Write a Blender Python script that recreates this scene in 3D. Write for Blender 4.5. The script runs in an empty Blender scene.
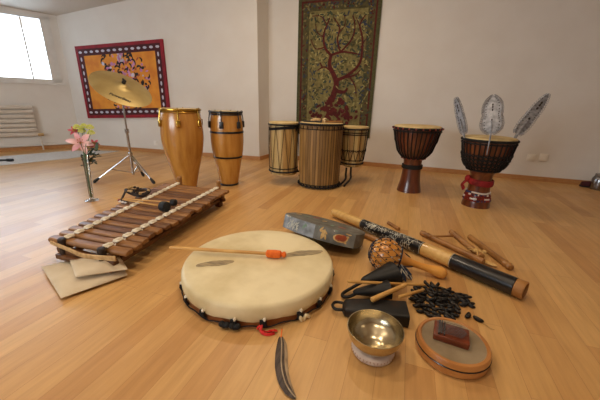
import bpy, math, random
from mathutils import Vector as V, Matrix as MX
random.seed(7)
S = bpy.context.scene
COL = S.collection
PI = math.pi

# ------------------------------------------------------------------ camera
F = 300.0
TH, ROLL, YAW, H = math.radians(18.0), math.radians(1.5), math.radians(19.0), 0.9
fw = V((-math.sin(YAW)*math.cos(TH), math.cos(YAW)*math.cos(TH), -math.sin(TH)))
r0 = V((math.cos(YAW), math.sin(YAW), 0)); u0 = r0.cross(fw)
rr = math.cos(ROLL)*r0 + math.sin(ROLL)*u0
uu = -math.sin(ROLL)*r0 + math.cos(ROLL)*u0
CP = V((0, 0, H))
cd = bpy.data.cameras.new('camera'); cam = bpy.data.objects.new('camera', cd); COL.objects.link(cam)
cd.sensor_width = 36; cd.lens = 36*F/600; cd.clip_start = .02
m3 = MX((rr, uu, -fw)).transposed()
cam.matrix_world = MX.Translation(CP) @ m3.to_4x4()
S.camera = cam

def at(x, y, z=0.0):
    """point at height z seen at photo position x, y"""
    d = fw + rr*((x-300)/F) + uu*((200-y)/F)
    return CP + d*((z-H)/d.z)
def pt(x, y, dep):
    return CP + (fw + rr*((x-300)/F) + uu*((200-y)/F))*dep
def on_plane(x, y, p0, n):
    d = fw + rr*((x-300)/F) + uu*((200-y)/F)
    return CP + d*((p0-CP).dot(n)/d.dot(n))

# ------------------------------------------------------------------ materials
def nodes(name):
    m = bpy.data.materials.new(name); m.use_nodes = True
    nt = m.node_tree; b = nt.nodes['Principled BSDF']
    return m, nt, b
def N(nt, t, **k):
    n = nt.nodes.new(t)
    for a, v in k.items(): setattr(n, a, v)
    return n
def lin(c):
    return tuple((x/12.92 if x <= .04045 else ((x+.055)/1.055)**2.4) for x in c) + (1,)
def hexc(h): return lin(tuple(int(h[i:i+2], 16)/255 for i in (0, 2, 4)))
def pbr(name, c, c2=None, rough=.5, metal=0, scale=8, stretch=(1, 1, 1), bump=0, spec=.5, detail=5, lo=.35, hi=.65, coat=0, bscale=None):
    m, nt, b = nodes(name)
    c = hexc(c)
    b.inputs['Roughness'].default_value = rough; b.inputs['Metallic'].default_value = metal
    b.inputs['Specular IOR Level'].default_value = spec
    b.inputs['Coat Weight'].default_value = coat
    b.inputs['Coat Roughness'].default_value = .12
    tc = N(nt, 'ShaderNodeTexCoord'); mp = N(nt, 'ShaderNodeMapping'); mp.inputs['Scale'].default_value = stretch
    nz = N(nt, 'ShaderNodeTexNoise'); nz.inputs['Scale'].default_value = scale; nz.inputs['Detail'].default_value = detail
    nt.links.new(tc.outputs['Object'], mp.inputs['Vector']); nt.links.new(mp.outputs[0], nz.inputs['Vector'])
    c2 = hexc(c2) if c2 else tuple(x*.85 for x in c[:3])+(1,)
    cr = N(nt, 'ShaderNodeValToRGB')
    cr.color_ramp.elements[0].position = lo; cr.color_ramp.elements[0].color = c2
    cr.color_ramp.elements[1].position = hi; cr.color_ramp.elements[1].color = c
    nt.links.new(nz.outputs['Fac'], cr.inputs[0]); nt.links.new(cr.outputs[0], b.inputs['Base Color'])
    if bump:
        bp = N(nt, 'ShaderNodeBump'); bp.inputs['Strength'].default_value = bump; bp.inputs['Distance'].default_value = .01
        src = nz
        if bscale:
            src = N(nt, 'ShaderNodeTexNoise'); src.inputs['Scale'].default_value = bscale
            nt.links.new(tc.outputs['Object'], src.inputs['Vector'])
        nt.links.new(src.outputs['Fac'], bp.inputs['Height']); nt.links.new(bp.outputs[0], b.inputs['Normal'])
    return m

def parquet():
    m, nt, b = nodes('beech_parquet'); L = nt.links.new
    tc = N(nt, 'ShaderNodeTexCoord'); mp = N(nt, 'ShaderNodeMapping')
    mp.inputs['Rotation'].default_value = (0, 0, PI/2)
    L(tc.outputs['Object'], mp.inputs['Vector'])
    br = N(nt, 'ShaderNodeTexBrick'); br.offset = .37; br.offset_frequency = 2; br.squash = 1
    br.inputs['Scale'].default_value = 1; br.inputs['Brick Width'].default_value = .95; br.inputs['Row Height'].default_value = .098
    br.inputs['Mortar Size'].default_value = .0007; br.inputs['Mortar Smooth'].default_value = .3; br.inputs['Bias'].default_value = 0
    br.inputs['Color1'].default_value = (0, 0, 0, 1); br.inputs['Color2'].default_value = (1, 1, 1, 1); br.inputs['Mortar'].default_value = (.0, .0, .0, 1)
    L(mp.outputs[0], br.inputs['Vector'])
    cr = N(nt, 'ShaderNodeValToRGB'); e = cr.color_ramp.elements
    e[0].position = 0; e[0].color = hexc('bd8d55'); e[1].position = 1; e[1].color = hexc('d5aa6e')
    x = e.new(.3); x.color = hexc('c8995f'); x = e.new(.65); x.color = hexc('cea267')
    L(br.outputs['Color'], cr.inputs[0])
    # grain along the planks
    mg = N(nt, 'ShaderNodeMapping'); mg.inputs['Scale'].default_value = (26, 2.2, 1)
    L(tc.outputs['Object'], mg.inputs['Vector'])
    ng = N(nt, 'ShaderNodeTexNoise'); ng.inputs['Scale'].default_value = 1.6; ng.inputs['Detail'].default_value = 6; ng.inputs['Roughness'].default_value = .6
    L(mg.outputs[0], ng.inputs['Vector'])
    gr = N(nt, 'ShaderNodeValToRGB'); gr.color_ramp.elements[0].position = .3; gr.color_ramp.elements[0].color = (.80, .76, .70, 1)
    gr.color_ramp.elements[1].position = .68; gr.color_ramp.elements[1].color = (1.06, 1.05, 1.03, 1)
    L(ng.outputs['Fac'], gr.inputs[0])
    mx = N(nt, 'ShaderNodeMix', data_type='RGBA', blend_type='MULTIPLY'); mx.inputs[0].default_value = .75
    L(cr.outputs[0], mx.inputs[6]); L(gr.outputs[0], mx.inputs[7])
    mm = N(nt, 'ShaderNodeMix', data_type='RGBA'); mm.inputs[7].default_value = hexc('8a5c34')
    fm = N(nt, 'ShaderNodeMath', operation='MULTIPLY'); fm.inputs[1].default_value = .55
    L(br.outputs['Fac'], fm.inputs[0]); L(fm.outputs[0], mm.inputs[0]); L(mx.outputs[2], mm.inputs[6])
    L(mm.outputs[2], b.inputs['Base Color'])
    b.inputs['Roughness'].default_value = .34; b.inputs['Specular IOR Level'].default_value = .45
    n2 = N(nt, 'ShaderNodeTexNoise'); n2.inputs['Scale'].default_value = 5
    L(tc.outputs['Object'], n2.inputs['Vector'])
    mr = N(nt, 'ShaderNodeMapRange'); mr.inputs[3].default_value = .30; mr.inputs[4].default_value = .46
    L(n2.outputs['Fac'], mr.inputs[0]); L(mr.outputs[0], b.inputs['Roughness'])
    return m

def glassy(name, tint, gl=.12, rough=.03):
    m, nt, b = nodes(name); L = nt.links.new
    tr = N(nt, 'ShaderNodeBsdfTransparent'); tr.inputs[0].default_value = tint
    g = N(nt, 'ShaderNodeBsdfGlossy'); g.inputs['Roughness'].default_value = rough
    fr = N(nt, 'ShaderNodeLayerWeight'); fr.inputs['Blend'].default_value = .35
    ma = N(nt, 'ShaderNodeMath', operation='MULTIPLY_ADD'); ma.inputs[1].default_value = .7; ma.inputs[2].default_value = gl*.4
    L(fr.outputs['Fresnel'], ma.inputs[0])
    mx = N(nt, 'ShaderNodeMixShader'); L(ma.outputs[0], mx.inputs[0]); L(tr.outputs[0], mx.inputs[1]); L(g.outputs[0], mx.inputs[2])
    L(mx.outputs[0], nt.nodes['Material Output'].inputs['Surface'])
    return m

M = {}
M['floor'] = parquet()
M['wall'] = pbr('wall_plaster', 'dcd8d2', 'd8d3cc', rough=.9, scale=3, bump=.03, bscale=180, spec=.2)
M['ceil'] = pbr('ceiling_plaster', 'cfc9c0', 'cbc4ba', rough=.95, scale=3, spec=.1)
M['base'] = pbr('baseboard_beech', 'b98754', 'a87443', rough=.45, scale=6, stretch=(3, 3, 20))
M['white'] = pbr('white_paint', 'd8d6d2', 'd0cdc8', rough=.45)
M['radw'] = pbr('radiator_enamel', 'cfc6ba', 'c9bfb2', rough=.5)
M['plastic_white'] = pbr('white_plastic', 'e6e2da', 'e0dbd2', rough=.35)
M['glass'] = glassy('window_glass', (.97, .99, 1, 1))
M['vase'] = glassy('vase_glass', (.97, .985, .97, 1), gl=.1)
M['jar'] = glassy('grey_plastic', (.62, .60, .60, 1), gl=.5, rough=.15)
M['conga'] = pbr('conga_lacquer', 'c08a3e', 'a8702c', rough=.25, scale=3, stretch=(7, 7, .7), coat=.5)
M['gold'] = pbr('brass', 'c9a24a', 'b08a38', rough=.25, metal=1)
M['blackm'] = pbr('black_metal', '1c1b1c', '121112', rough=.35, spec=.5)
M['chrome'] = pbr('chrome', 'c4c4c6', 'a8a8aa', rough=.15, metal=1)
M['rubber'] = pbr('black_rubber', '18181a', '101012', rough=.7)
M['cymbal'] = pbr('cymbal_bronze', 'c6b078', 'b49d66', rough=.48, metal=.7, scale=5)
M['skin'] = pbr('drum_skin', 'e2cfa0', 'd2ba84', rough=.6, scale=3)
M['skin2'] = pbr('goat_skin', 'd8c08a', 'b89a60', rough=.6, scale=9)
M['djw'] = pbr('djembe_mahogany', '6e3820', '451f10', rough=.3, scale=4, stretch=(6, 6, .8), coat=.4)
M['djw2'] = pbr('djembe_dark_wood', '753d20', '4a2110', rough=.28, scale=4, stretch=(6, 6, .8), coat=.4)
M['rope'] = pbr('black_rope', '141110', '0a0908', rough=.85, scale=60, bump=.3)
M['redcl'] = pbr('red_cloth', '94161a', '660c10', rough=.85, scale=14)
M['beadw'] = pbr('white_beads', 'e8e2da', 'd6cec6', rough=.3)
M['beadb'] = pbr('blue_beads', '2d3a66', '1e2848', rough=.3)
M['beadr'] = pbr('red_beads', '8a2a1e', '6a1c14', rough=.3)
M['tin'] = pbr('tin_plate', 'a4a5aa', '7c7d82', rough=.5, metal=.6, scale=30)
M['slat1'] = pbr('drum_stave_light', 'b8935a', '9c7840', rough=.45, scale=4, stretch=(8, 8, .6))
M['slat2'] = pbr('drum_stave_mid', 'a8834c', '886834', rough=.45, scale=4, stretch=(8, 8, .6))
M['slat3'] = pbr('drum_stave_dark', '8d6c3c', '70542a', rough=.45, scale=4, stretch=(8, 8, .6))
M['slat4'] = pbr('drum_stave_pale', 'cdb27a', 'b39a60', rough=.45, scale=4, stretch=(8, 8, .6))
M['groove'] = pbr('stave_groove', '4a3420', '382616', rough=.7)
M['bar1'] = pbr('balafon_bar_wood', 'a2723f', '6a4322', rough=.5, scale=5, stretch=(1, 14, 14), lo=.3, hi=.7)
M['bar2'] = pbr('balafon_bar_dark', '7e522d', '4c2f19', rough=.5, scale=5, stretch=(1, 14, 14), lo=.3, hi=.7)
M['frame'] = pbr('balafon_frame_wood', '6e4420', '48290f', rough=.55, scale=8)
M['knob'] = pbr('dark_post', '2e1d14', '1f130d', rough=.6)
M['cord'] = pbr('cream_cord', 'efe8d6', 'ddd2ba', rough=.8, scale=40)
M['hemp'] = pbr('hemp_cord', 'c9a877', 'a88654', rough=.85, scale=40)
M['linen'] = pbr('beige_linen', 'd2c1a4', 'c6b394', rough=.9, scale=7)
M['stick'] = pbr('beater_wood', 'd3a45c', 'bd8b46', rough=.45, scale=9)
M['orange'] = pbr('orange_wrap', 'f0781e', 'd65c10', rough=.75, scale=40, bump=.2)
def drumhide():
    m = pbr('frame_drum_hide', 'e4d5ac', 'c8b586', rough=.5, scale=4.5, lo=.32, hi=.62, bump=.05, bscale=60)
    return m
M['hide'] = drumhide()
M['hidemark'] = pbr('hide_mark', '7c6e54', 'a8946e', rough=.6, scale=14, stretch=(1, 4, 1))
M['hoop'] = pbr('hoop_wood', '9a5a2c', '7a4320', rough=.45, scale=8)
M['tie'] = pbr('black_tie', '141416', '0c0c0e', rough=.8)
M['shell'] = pbr('cowrie', 'e8d8b0', 'd0b880', rough=.3)
M['ribbon'] = pbr('red_ribbon', 'd8201c', 'b81414', rough=.6)
M['feather'] = pbr('feather_brown', '55463a', '352a22', rough=.7, scale=14, stretch=(8, 1, 1))
M['featherl'] = pbr('feather_pale', 'b59f82', '8f7a60', rough=.7, scale=20)
M['octp'] = pbr('painted_grey', '74726a', '504e46', rough=.6, scale=16)
M['octb'] = pbr('painted_blue', '9aa0a8', '6a6f75', rough=.6, scale=20)
M['octd'] = pbr('drum_underside', '3a3129', '28211b', rough=.7)
M['pcream'] = pbr('paint_cream', 'd7b477', 'b8914e', rough=.6, scale=40)
M['pred'] = pbr('paint_red', 'b3532a', '8e3c1c', rough=.6, scale=40)
M['pteal'] = pbr('paint_teal', '7f9a86', '657f6c', rough=.6)
M['bamboo'] = pbr('bamboo', 'd6b06a', 'c69a54', rough=.3, scale=4, stretch=(9, 9, 9), coat=.2)
M['bambood'] = pbr('bamboo_end', 'b07c40', '8c5c2a', rough=.6)
M['blackp'] = pbr('black_paint', '111114', '0a0a0c', rough=.3, scale=60, coat=.15)
M['whitep'] = pbr('white_line', 'd8d6c8', 'b9b6a4', rough=.6)
M['browns'] = pbr('brown_rod', 'a5743e', '7a5128', rough=.4, scale=10)
M['raffia'] = pbr('raffia', 'dcb777', 'c39a58', rough=.8, scale=30)
M['gourd'] = pbr('gourd', 'e2a04a', 'c88030', rough=.3, scale=6, coat=.3)
M['net'] = pbr('net_cord', '2a2d38', '1c1e28', rough=.8)
M['netb'] = pbr('grey_bead', 'c0b8a8', '9a9488', rough=.35)
M['tassel'] = pbr('blue_tassel', '2d3d55', '1c2838', rough=.85)
M['iron'] = pbr('black_iron', '1b1918', '100f0e', rough=.42, scale=18, spec=.25, bump=.1)
M['ironw'] = pbr('black_iron_worn', '191817', '33241a', rough=.45, scale=7, lo=.28, hi=.42, spec=.3)
M['bronze'] = pbr('bowl_bronze', 'd0c4a6', 'b6a886', rough=.24, metal=1, scale=14, bump=.08, bscale=26)
M['cushion'] = pbr('white_cushion', 'd6c4b6', 'c6b2a4', rough=.85, scale=30)
M['print'] = pbr('cushion_print', 'a8806a', '8f6a56', rough=.85)
M['ring'] = pbr('orange_beech', 'c08448', 'a86c34', rough=.3, scale=6, coat=.3)
M['memb'] = pbr('grey_membrane', '9c8a6e', '806e54', rough=.4, scale=9)
M['kal'] = pbr('padouk', '7d3a1e', '5c2712', rough=.35, scale=8, stretch=(2, 10, 10))
M['tine'] = pbr('steel_tine', '6c6c6e', '4c4c50', rough=.42, metal=1)
M['seed'] = pbr('black_seed', '0f0c0b', '080706', rough=.45, scale=40, spec=.4)
M['seedl'] = pbr('seed_edge', '3a2c1c', '1e1810', rough=.6)
M['pink'] = pbr('pink_petal', 'ecc6c8', 'd99aa8', rough=.6, scale=9)
M['pinkd'] = pbr('deep_pink_petal', 'c8586a', 'a83c50', rough=.6)
M['pistil'] = pbr('lily_centre', 'd8a060', 'a86a30', rough=.6)
M['yellow'] = pbr('yellow_flower', 'dfe07c', 'b8bc50', rough=.7, scale=40)
M['leaf'] = pbr('green_leaf', '34482a', '1f2e1a', rough=.5, scale=12)
M['stem'] = pbr('green_stem', '5a7040', '44582e', rough=.5)
M['tap_out'] = pbr('tapestry_green', '50502f', '3e3f26', rough=.95, scale=30)
M['tap_in'] = pbr('tapestry_olive', '837848', '675d38', rough=.95, scale=24)
M['tap_bd'] = pbr('tapestry_border', '423c24', '5a5230', rough=.95, scale=26)
M['tap_red'] = pbr('tapestry_red', '5a1c18', '441210', rough=.95, scale=20)
M['tap_leaf'] = pbr('tapestry_leaf', '3f4a36', '2c3630', rough=.95, scale=20)
M['tap_pale'] = pbr('tapestry_pale', 'a0965e', '887e4c', rough=.95)
M['tap_blue'] = pbr('tapestry_blue', '3a4250', '2e3440', rough=.95)
M['pt_red'] = pbr('hanging_red', '961828', '781220', rough=.8, scale=10)
M['pt_dk'] = pbr('hanging_dark_red', '4a1018', '3a0c14', rough=.8)
M['pt_org'] = pbr('hanging_orange', 'e0962f', 'cc7a26', rough=.8, scale=6)
M['pt_wht'] = pbr('hanging_white', 'c8c4d0', 'b0acc0', rough=.8)
M['pt_blk'] = pbr('hanging_black', '2a1a18', '1c1212', rough=.8)
M['pt_pnk'] = pbr('hanging_pink', 'c88ab0', 'a86a98', rough=.8)
M['rug'] = pbr('white_rug', 'd0cecb', 'c4c1bd', rough=.95, scale=30)
M['text'] = pbr('logo_black', '2a2216', '221a10', rough=.5)

# ------------------------------------------------------------------ mesh builder
def W(o):
    m = o.matrix_basis.copy(); p = o.parent
    while p: m = p.matrix_basis @ m; p = p.parent
    return m
def frame(x, z, o):
    """matrix with local X along x and local Z near z, origin o"""
    x = x.normalized(); y = z.cross(x).normalized(); z = x.cross(y)
    m = MX((x, y, z)).transposed().to_4x4(); m.translation = o
    return m
def zframe(z, o):
    z = z.normalized(); a = V((1, 0, 0)) if abs(z.x) < .9 else V((0, 1, 0))
    y = z.cross(a).normalized(); x = y.cross(z)
    m = MX((x, y, z)).transposed().to_4x4(); m.translation = o
    return m
class MB:
    def __init__(s): s.v = []; s.f = []; s.mi = []; s.cur = 0
    def add(s, vs, fs, M4=None):
        b = len(s.v)
        s.v += [(M4 @ V(v)) if M4 else V(v) for v in vs]
        for f in fs: s.f.append([i+b for i in f]); s.mi.append(s.cur)
        return s
    def box(s, c, d, M4=None, bev=0.0):
        x, y, z = (k/2 for k in d); c = V(c)
        if bev <= 0:
            vs = [c+V((i*x, j*y, k*z)) for i in (-1, 1) for j in (-1, 1) for k in (-1, 1)]
            fs = [(0, 1, 3, 2), (4, 6, 7, 5), (0, 4, 5, 1), (2, 3, 7, 6), (0, 2, 6, 4), (1, 5, 7, 3)]
            return s.add(vs, fs, M4)
        # bevelled: rounded rectangle outline stacked with inset ends
        b = min(bev, x*.9, y*.9, z*.9)
        def ring(ins, zz):
            out = []
            for cx, cy, a0 in ((x-b, y-b, 0), (-x+b, y-b, 90), (-x+b, -y+b, 180), (x-b, -y+b, 270)):
                for k in range(4):
                    a = math.radians(a0+30*k); out.append(c+V((cx+(b-ins)*math.cos(a), cy+(b-ins)*math.sin(a), zz)))
            return out
        rs = [ring(b, -z), ring(b*.3, -z+b*.3), ring(0, -z+b), ring(0, z-b), ring(b*.3, z-b*.3), ring(b, z)]
        return s.loft(rs, M4)
    def loft(s, rings, M4=None, cap=True, closed=True):
        n = len(rings[0]); vs = [v for r in rings for v in r]; fs = []
        for i in range(len(rings)-1):
            for j in range(n if closed else n-1):
                k = (j+1) % n; fs.append((i*n+j, i*n+k, (i+1)*n+k, (i+1)*n+j))
        if cap: fs.append(tuple(range(n-1, -1, -1))); fs.append(tuple((len(rings)-1)*n+j for j in range(n)))
        return s.add(vs, fs, M4)
    def tube(s, pts, r, n=8, cap=True, M4=None, flat=1.0):
        pts = [V(p) for p in pts]; R = r if isinstance(r, (list, tuple)) else [r]*len(pts); rings = []; prev = None
        for i, p in enumerate(pts):
            t = (pts[min(i+1, len(pts)-1)]-pts[max(i-1, 0)]).normalized()
            if prev is None:
                a = V((0, 0, 1)) if abs(t.z) < .9 else V((1, 0, 0)); x = t.cross(a).normalized()
            else: x = (prev - t*prev.dot(t)).normalized()
            prev = x; y = t.cross(x)
            rings.append([p+x*(R[i]*math.cos(2*PI*k/n))+y*(R[i]*flat*math.sin(2*PI*k/n)) for k in range(n)])
        return s.loft(rings, M4, cap)
    def ctube(s, pts, r, n=6, M4=None):   # closed loop
        pts = [V(p) for p in pts]; q = len(pts); rings = []
        c = sum(pts, V())/q
        for i, p in enumerate(pts):
            t = (pts[(i+1) % q]-pts[i-1]).normalized(); x = (p-c); x = (x-t*x.dot(t)).normalized(); y = t.cross(x)
            rings.append([p+x*(r*math.cos(2*PI*k/n))+y*(r*math.sin(2*PI*k/n)) for k in range(n)])
        rings.append(rings[0])
        return s.loft(rings, M4, False)
    def lathe(s, prof, n=40, M4=None, cap=True, mats=None):
        rings = [[V((r*math.cos(2*PI*k/n), r*math.sin(2*PI*k/n), z)) for k in range(n)] for r, z in prof]
        b = len(s.f); s.loft(rings, M4, False)
        if mats:
            for i in range(len(prof)-1):
                for j in range(n): s.mi[b+i*n+j] = mats(j)
        if cap:
            s.add(rings[0][::-1], [tuple(range(n))], M4) if prof[0][0] > 1e-5 else None
            s.add(rings[-1], [tuple(range(n))], M4) if prof[-1][0] > 1e-5 else None
        return s
    def torus(s, c, R, r, M4=None, n=36, k=8, sz=1.0):
        c = V(c); rings = []
        for i in range(n+1):
            a = 2*PI*i/n; d = V((math.cos(a), math.sin(a), 0))
            rings.append([c+d*(R+r*math.cos(2*PI*j/k))+V((0, 0, r*sz*math.sin(2*PI*j/k))) for j in range(k)])
        return s.loft(rings, M4, False)
    def ball(s, c, r, sc=(1, 1, 1), M4=None, n=12, m=8):
        c = V(c); rings = []
        for i in range(m+1):
            a = PI*i/m; z = -math.cos(a); q = max(math.sin(a), 1e-3)
            rings.append([c+V((r*q*sc[0]*math.cos(2*PI*k/n), r*q*sc[1]*math.sin(2*PI*k/n), r*z*sc[2])) for k in range(n)])
        return s.loft(rings, M4, False)
    def poly(s, pts): return s.add(pts, [tuple(range(len(pts)))])
    def build(s, name, mats, parent=None, world=False, smooth=38):
        me = bpy.data.meshes.new(name)
        vs = s.v
        if parent is not None and world:
            iv = W(parent).inverted(); vs = [iv @ v for v in vs]
        me.from_pydata([tuple(v) for v in vs], [], s.f); me.update()
        for mm in (mats if isinstance(mats, (list, tuple)) else [mats]): me.materials.append(M[mm])
        for p, i in zip(me.polygons, s.mi): p.material_index = i
        import bmesh
        bm = bmesh.new(); bm.from_mesh(me); bmesh.ops.remove_doubles(bm, verts=bm.verts, dist=1e-6)
        bmesh.ops.recalc_face_normals(bm, faces=bm.faces); bm.to_mesh(me); bm.free()
        if smooth:
            for p in me.polygons: p.use_smooth = True
            me.set_sharp_from_angle(angle=math.radians(smooth))
        o = bpy.data.objects.new(name, me); COL.objects.link(o)
        if parent is not None: o.parent = parent
        return o
def tag(o, label, cat, group=None):
    o['label'] = label; o['category'] = cat
    if group: o['group'] = group
    return o
def struct(o): o['kind'] = 'structure'; return o
def thing(name, label, cat, loc=(0, 0, 0), rz=0, group=None, mat=None):
    o = bpy.data.objects.new(name, None); COL.objects.link(o); o.empty_display_size = .05
    if mat is not None:
        l, q, sc = mat.decompose(); o.location = l; o.rotation_euler = q.to_euler()
    else: o.location = loc; o.rotation_euler = (0, 0, rz)
    bpy.context.view_layer.update()
    return tag(o, label, cat, group)
def origin(o):
    """move a world-built single mesh so that its origin sits at its base"""
    vs = o.data.vertices; n = len(vs)
    c = V((sum(v.co.x for v in vs)/n, sum(v.co.y for v in vs)/n, min(v.co.z for v in vs)))
    for v in vs: v.co -= c
    o.location = c; return o

# ------------------------------------------------------------------ the room
CA = at(82, 147)                    # corner of the window wall and the left end wall
LB = at(259.5, 160.3)                 # where the end wall steps back
dw = (at(0, 152)-CA).normalized()   # along the window wall towards the viewer
de = (LB-CA).normalized()           # along the end wall
nw = V((-dw.y, dw.x, 0)); nw = nw if nw.dot(CP-CA) > 0 else -nw
ne = V((-de.y, de.x, 0)); ne = ne if ne.dot(CP-CA) > 0 else -ne
YB = 4.64
RB = V((LB.x+.02, YB, 0))
XR, YF = 3.6, -3.2
def ceil_z(p): return 2.17 + .115*(p.x-CA.x) - .09*(p.y-CA.y)
END = CA + dw*((YF-CA.y)/dw.y)
corner_fr = V((XR, YF, 0)); corner_br = V((XR, YB, 0))

mb = MB(); o_ = .16
mb.add([V((END.x-.3, YF-.2, 0)), V((XR+.2, YF-.2, 0)), V((XR+.2, YB+.2, 0)), V((CA.x-.6, YB+.2, 0)),
        V((END.x-.3, YF-.2, -.05)), V((XR+.2, YF-.2, -.05)), V((XR+.2, YB+.2, -.05)), V((CA.x-.6, YB+.2, -.05))],
       [(0, 1, 2, 3), (7, 6, 5, 4), (0, 4, 5, 1), (1, 5, 6, 2), (2, 6, 7, 3), (3, 7, 4, 0)])
struct(mb.build('floor', 'floor', smooth=0))
mb = MB()
cps = [V((END.x-.3, YF-.2, 0)), V((XR+.2, YF-.2, 0)), V((XR+.2, YB+.2, 0)), V((CA.x-.6, YB+.2, 0))]
mb.add([V((p.x, p.y, ceil_z(p))) for p in cps]+[V((p.x, p.y, ceil_z(p)+.1)) for p in cps],
       [(0, 1, 2, 3), (7, 6, 5, 4), (0, 4, 5, 1), (1, 5, 6, 2), (2, 6, 7, 3), (3, 7, 4, 0)])
struct(mb.build('ceiling', 'ceil', smooth=0))

def wallpiece(mb, a, b, n, z0, z1, t=.14):
    """slab from a to b, inner face through a-b, thickness away from the room"""
    A0, B0 = a, b; A1, B1 = a-n*t, b-n*t
    def zz(p, z): return V((p.x, p.y, ceil_z(p)+.02 if z is None else z))
    vs = [zz(A0, z0), zz(B0, z0), zz(B0, z1), zz(A0, z1), zz(A1, z0), zz(B1, z0), zz(B1, z1), zz(A1, z1)]
    mb.add(vs, [(0, 1, 2, 3), (7, 6, 5, 4), (0, 4, 5, 1), (1, 5, 6, 2), (2, 6, 7, 3), (3, 7, 4, 0)])
WS0, WS1, WZ0, WZ1 = .10, 3.3, 1.12, 2.13
LEN = (END-CA).length
mb = MB()
wallpiece(mb, CA-dw*.2, CA+dw*WS0, nw, 0, None); wallpiece(mb, CA+dw*WS1, END, nw, 0, None)
wallpiece(mb, CA+dw*WS0, CA+dw*WS1, nw, 0, WZ0); wallpiece(mb, CA+dw*WS0, CA+dw*WS1, nw, WZ1, None)
struct(mb.build('wall_left', 'wall', smooth=0))
mb = MB(); wallpiece(mb, CA-de*.1, LB, ne, 0, None); struct(mb.build('wall_end', 'wall', smooth=0))
mb = MB(); wallpiece(mb, LB, RB+V((0, .1, 0)), V((1, 0, 0)), 0, None); struct(mb.build('wall_return', 'wall', smooth=0))
mb = MB(); wallpiece(mb, RB-V((.15, 0, 0)), corner_br, V((0, -1, 0)), 0, None); struct(mb.build('wall_back', 'wall', smooth=0))
mb = MB()
wallpiece(mb, corner_br, corner_fr, V((-1, 0, 0)), 0, None); struct(mb.build('wall_right', 'wall', smooth=0))
# wall behind the viewer with a wide opening added to let fill light in
mb = MB(); f0 = V((END.x, YF, 0)); nf = V((0, 1, 0)); q = lambda x: V((x, YF, 0))
wallpiece(mb, f0, q(-5.0), nf, 0, None); wallpiece(mb, q(-1.8), corner_fr, nf, 0, None)
wallpiece(mb, q(-5.0), q(-1.8), nf, 0, .9); wallpiece(mb, q(-5.0), q(-1.8), nf, 2.1, None)
struct(mb.build('wall_front', 'wall', smooth=0))
# baseboards
def skirting(name, a, b, n, ext=0):
    mb = MB(); d = (b-a).normalized(); b = b+d*ext
    wallpiece(mb, a+n*.016, b+n*.016, n, 0, .062, .016)
    struct(mb.build(name, 'base', smooth=0))
skirting('baseboard_left', CA, END, nw); skirting('baseboard_end', CA, LB, ne, .016)
skirting('baseboard_return', LB, RB, V((1, 0, 0))); skirting('baseboard_back', RB, corner_br, V((0, -1, 0)))
skirting('baseboard_right', corner_br, corner_fr, V((-1, 0, 0)))

# window in the left wall
def window(name, a, d, n, s0, s1, z0, z1, mull):
    fm = MB(); P = lambda s, z, o: a+d*s+V((0, 0, z))-n*o
    def bar(sa, sb, za, zb, oa=-.012, ob=.09):
        vs = [P(sa, za, oa), P(sb, za, oa), P(sb, zb, oa), P(sa, zb, oa), P(sa, za, ob), P(sb, za, ob), P(sb, zb, ob), P(sa, zb, ob)]
        fm.add(vs, [(0, 1, 2, 3), (7, 6, 5, 4), (0, 4, 5, 1), (1, 5, 6, 2), (2, 6, 7, 3), (3, 7, 4, 0)])
    w = .13
    bar(s0, s0+w, z0, z1); bar(s1-w, s1, z0, z1); bar(s0, s1, z0, z0+.05); bar(s0, s1, z1-.05, z1)
    bar(s0-.05, s1+.05, z0-.035, z0, -.03, .1)
    for m in mull: bar(m-.011, m+.011, z0+.05, z1-.05, .03, .08)
    fo = struct(fm.build(name, 'white', smooth=0))
    g = MB(); vs = [P(s0+w, z0+.05, .05), P(s1-w, z0+.05, .05), P(s1-w, z1-.05, .05), P(s0+w, z1-.05, .05)]
    vs += [v-n*.006 for v in vs]
    g.add(vs, [(0, 1, 2, 3), (7, 6, 5, 4), (0, 4, 5, 1), (1, 5, 6, 2), (2, 6, 7, 3), (3, 7, 4, 0)])
    g.build('window_pane', 'glass', fo, world=True, smooth=0)
mull_s = (on_plane(26, 45, CA, nw)-CA).dot(dw)
window('window_1', CA, dw, nw, WS0, WS1, WZ0, WZ1, [mull_s, mull_s+1.0, mull_s+2.0])
window('added_rear_window', V((-5.0, YF, 0)), V((1, 0, 0)), nf, 0, 3.2, .9, 2.1, [1.07, 2.13])  # unseen window, added behind the viewer as a frame for the fill light

# radiator on the window wall
r0_, r1_ = .58, 2.1
rad = thing('radiator', 'cream panel radiator of flat horizontal tubes under the window', 'radiator', CA+dw*1.2+nw*.05)
for k in range(7):
    mb = MB(); z = .275+k*.073
    a = CA+dw*r0_+nw*.075; b_ = CA+dw*r1_+nw*.075
    mb.box(((r1_-r0_)/2, 0, 0), (r1_-r0_, .03, .064), frame(b_-a, V((0, 0, 1)), a+V((0, 0, z))), bev=.012)
    mb.build('heating_tube', 'radw', rad, world=True)
for s in (r0_+.1, r1_-.15):
    mb = MB(); p = CA+dw*s+nw*.03
    mb.box((0, 0, .49), (.05, .06, .46), frame(dw, V((0, 0, 1)), p)); mb.build('bracket', 'radw', rad, world=True)
mb = MB(); p = CA+dw*(r0_-.02)+nw*.075
mb.tube([p+V((0, 0, .27)), p+V((0, 0, .2)), p+V((0, 0, 0))], .011); mb.build('pipe', 'radw', rad, world=True)
mb = MB(); mb.tube([p+dw*.03+V((0, 0, .262)), p-dw*.05+V((0, 0, .262))], .024, n=12); mb.build('valve', 'hemp', rad, world=True)
mb = MB(); mb.tube([CA+dw*.05+nw*.04+V((0, 0, .085)), CA+dw*4+nw*.04+V((0, 0, .085))], .014)
tag(origin(mb.build('heating_pipe', 'white')), 'thin white heating pipe running above the baseboard below the radiator', 'pipe')

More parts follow.
